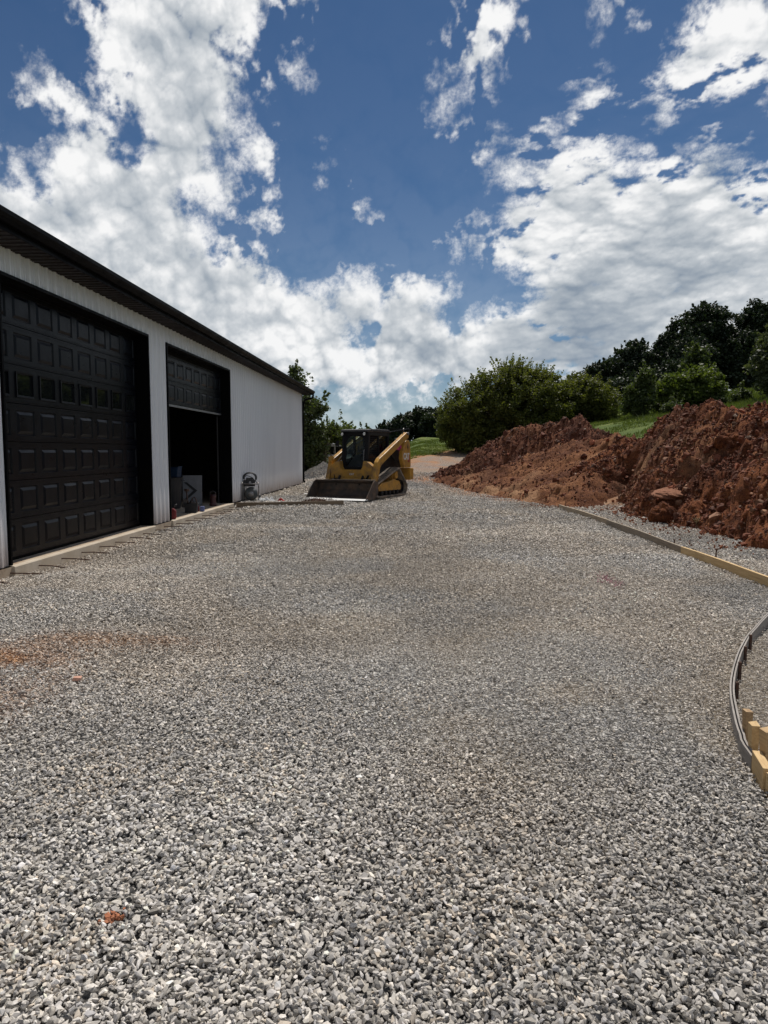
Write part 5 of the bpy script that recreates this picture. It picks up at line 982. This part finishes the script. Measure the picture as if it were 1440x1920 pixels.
foliage('sapling', 'slim young tree between the two grass patches above the heap', 'sapling', 16.2, 52.5, [(0, 0, 1.5, .95, .9, 1.3), (.3, 0, 2.6, .6, .6, .9), (-.5, 0, .9, .8, .8, .7)], 150, 40, .12, .28, LM['mid'], 4, .07, 22, 9, BG)
foliage('round_bush', 'rounded bright green bush on the hillside above the near heap', 'bush', 20.1, 54, [(0, 0, 1.5, 2.1, 2, 1.5), (1.0, 0, 1.7, 1.6, 1.6, 1.4), (-1.4, 0, 1.0, 1.3, 1.3, 1.0)], 420, 60, .14, .38, LM['lime'], 5, .12, 50, 14, BG)
foliage('small_tree', 'pointed grey green tree rising behind the rounded bright bush', 'tree', 22.9, 60, [(0, 0, 2.0, 1.3, 1.2, 1.9), (0, 0, 3.3, .7, .7, 1.2)], 170, 40, .16, .40, LM['mid'], 6, .1, 14, 9, BG)
foliage('grey_green_tree', 'tall grey green tree at the right edge of the picture above the heap', 'tree', 24.4, 48, [(0, 0, 3.0, 1.9, 2, 2.8), (1.4, 0, 4.6, 2.0, 2, 2.2), (-1.1, 0, 1.8, 1.6, 1.6, 1.7), (2.5, 0, 3, 2.4, 2, 3)], 620, 48, .15, .42, LM['olive'], 7, .16, 60, 20, BG)
foliage('grey_green_shrub', 'pale grey green shrub low at the right edge beside the grass', 'shrub', 25.6, 44.5, [(0, 0, 1.2, 1.7, 1.4, 1.2), (1.3, 0, 2.3, 1.6, 1.4, 1.5)], 260, 45, .12, .34, LM['olive'], 8, .08, 25, 10, BG)
for i, (x, y, s, lab) in enumerate(((18.0, 51.2, .45, 'low weedy shrub at the lower left of the rounded bright bush'), (22.4, 50.5, .45, 'low green shrub between the rounded bright bush and the edge tree'), (21.6, 52.2, .36, 'small low shrub at the right foot of the rounded bright bush'))):
    foliage('low_shrub', lab, 'shrub', x, y, [(0, 0, s, s * 1.6, s * 1.4, s)], 60, 36, .09, .22, LM['mid'], 60 + i, .03, 8, 4, BG)
# woodland on the hill, left to right
hill = [(21.1, 85, 1.9, 11.9, 'lowest dark hill tree, at the left end of the wood'), (25.5, 86, 3.2, 14.6, 'broad dark hill tree with sky gaps, left of the notch in the wood'), (29.3, 86, 1.7, 15.6, 'narrow dark hill tree in the notch of the skyline'), (34.2, 88, 3.9, 19.4, 'tallest wide dark hill tree with a rounded top'), (31.4, 84, 2.6, 15.0, 'dark hill tree in front of the tallest one'), (40.4, 88, 2.6, 19.8, 'tall dark hill tree with a pointed top near the right edge'), (44.2, 89, 2.9, 19.0, 'dark hill tree at the far right edge'), (37.6, 84, 2.2, 15.5, 'lower dark hill tree between the two tallest'), (23.0, 79, 2.0, 9.9, 'low dark tree at the front of the wood above the sapling'), (28.0, 80, 2.4, 11.6, 'dark tree at the front of the wood behind the rounded bright bush')]
for i, (x, y, rr, zt, lab) in enumerate(hill):
    h = zt - float(terrain(x, y)) - .3
    foliage('hill_tree', lab, 'tree', x, y, [(0, 0, h * .40, rr * 1.05, rr, h * .38), (-rr * .3, 0, h * .64, rr * .78, rr * .8, h * .26), (rr * .35, 0, h * .72, rr * .72, rr * .7, h * .22), (0, 0, h * .84, rr * .5, rr * .5, h * .13)], int(120 * rr * h / 10 + 60), 60, .22, .58, LM['dark'], 80 + i, .26, 46, 16, HG, elong=1.3, spike=1.0)
# far trees at the end of the drive
far_t = [(-4.9, 103, 1.4, 6.0, 'low round tree at the left end of the far dark grove'), (-2.6, 102, 1.9, 7.0, 'second tree from the left of the far dark grove'), (.2, 104, 2.3, 8.3, 'tallest tree in the middle of the far dark grove'), (2.7, 101, 2.0, 7.9, 'right hand tree of the far dark grove beside the big bush'), (6.0, 100, 2.4, 7.0, 'far dark tree partly hidden behind the big bush')]
for i, (x, y, rr, zt, lab) in enumerate(far_t):
    h = zt - float(terrain(x, y)) - .3
    foliage('far_tree', lab, 'tree', x, y, [(0, 0, h * .45, rr, rr, h * .45), (rr * .2, 0, h * .68, rr * .75, rr * .7, h * .28)], int(70 * rr * max(1, h / 4)), 70, .22, .50, LM['dark'], 120 + i, .2, 20, 8, FGp, elong=1.3, spike=.8)
# shrubs and trees beyond the building's corner
SGp = 'trees and shrubs behind the far corner of the garage'
foliage('corner_tree', 'leafy tree with arching branches rising beside the far corner of the garage', 'tree', -6.6, 38.6, [(.2, 0, 2.0, 1.3, 1.2, 1.3), (.6, 0, 3.6, 1.0, .9, .9), (.05, 0, 5.25, .45, .4, .75), (1.35, 0, 3.9, .7, .5, .45), (-.5, 0, 4.2, .9, .8, 1.2)], 300, 30, .11, .30, LM['mid'], 31, .10, 26, 22, SGp, spike=.6)
foliage('branchy_sapling', 'thin branch of leaves reaching right over the shrubs by the garage corner', 'sapling', -5.1, 38.9, [(.55, 0, 2.75, .75, .3, .28), (.95, 0, 3.0, .35, .25, .25), (-.4, 0, 2.3, .7, .5, .45), (0, 0, 1.5, .4, .4, .9)], 62, 22, .10, .20, LM['mid'], 32, .05, 5, 16, SGp)
foliage('corner_shrub', 'dense dark green shrub right beside the downspout of the garage', 'shrub', -6.8, 40.6, [(0, 0, 1.4, 1.1, 1.1, 1.4), (.7, 0, 2.2, .7, .7, .6)], 200, 40, .11, .32, LM['mid'], 33, .08, 16, 10, SGp)
foliage('corner_shrub', 'lighter green shrub spreading in front of the white van', 'shrub', -4.7, 41.5, [(-.3, 0, 2.45, .8, .6, .5), (.6, 0, 2.25, .75, .5, .34), (-1.2, 0, 1.7, .45, .5, .6)], 95, 28, .11, .26, LM['lime'], 34, .05, 14, 10, SGp)
back = [(-8.6, 62, 2.2, 4.3, 'round green tree behind the van, nearest the garage'), (-6.4, 60, 1.5, 4.0, 'yellowish green tree behind the van'), (-5.0, 64, 1.3, 4.0, 'dark tree behind the loader cab'), (-4.2, 70, .9, 3.5, 'thin tree right of the dark tree behind the loader cab')]
for i, (x, y, rr, zt, lab) in enumerate(back):
    h = zt - float(terrain(x, y)) - .25
    foliage('background_tree', lab, 'tree', x, y, [(0, 0, h * .45, rr, rr, h * .45), (rr * .3, 0, h * .70, rr * .7, rr * .6, h * .26)], int(85 * rr), 50, .15, .36, LM['mid' if i != 1 else 'lime'], 140 + i, .12, 10, 12, SGp)
# grass blades on the slopes in view
def build_grass():
    r = np.random.default_rng(77); n = 260000; x = r.uniform(-7, 34, n); y = r.uniform(36, 92, n)
    road = [(7, 30)] + [(p[0] + 6.0, p[1] - 2) for p in ROADL[2:]] + [(14, 95), (11, 95)] + ROADL[::-1]
    k = (poly_sd(x, y, road) < -.25) & (x > np.where(y > 55, -7, -2.5 + .12 * (y - 36))) & (poly_sd(x, y, PILE_TOE_L) < -.3) & (x < .6 * y + 1) & (fbm(x, y, .6, 3, 4) > -.22); x, y = x[k], y[k]; n = len(x); z = terrain(x, y) - .02
    a = r.uniform(0, 6.28, n); h = np.exp(r.normal(0, .35, n)) * .10 * (1 + .9 * (x > 15)); w = .025; lx = r.normal(0, .4, n) * h; ly = r.normal(0, .4, n) * h; ca, sa = np.cos(a) * w, np.sin(a) * w
    V = np.stack([np.stack([x - ca, y - sa, z], -1), np.stack([x + ca, y + sa, z], -1), np.stack([x + lx, y + ly, z + h], -1)], 1).reshape(-1, 3)
    o = np_mesh('grass', V, np.arange(3 * n).reshape(-1, 3), leaf_mat('grass_blade', (.15, .18, .035), (.055, .085, .018), .3), attrs={'leafv': ('FLOAT', np.repeat(r.random(n), 3))}); tag(o, 'short sunlit grass on the slope behind the heaps', 'grass', kind='stuff')
build_grass()
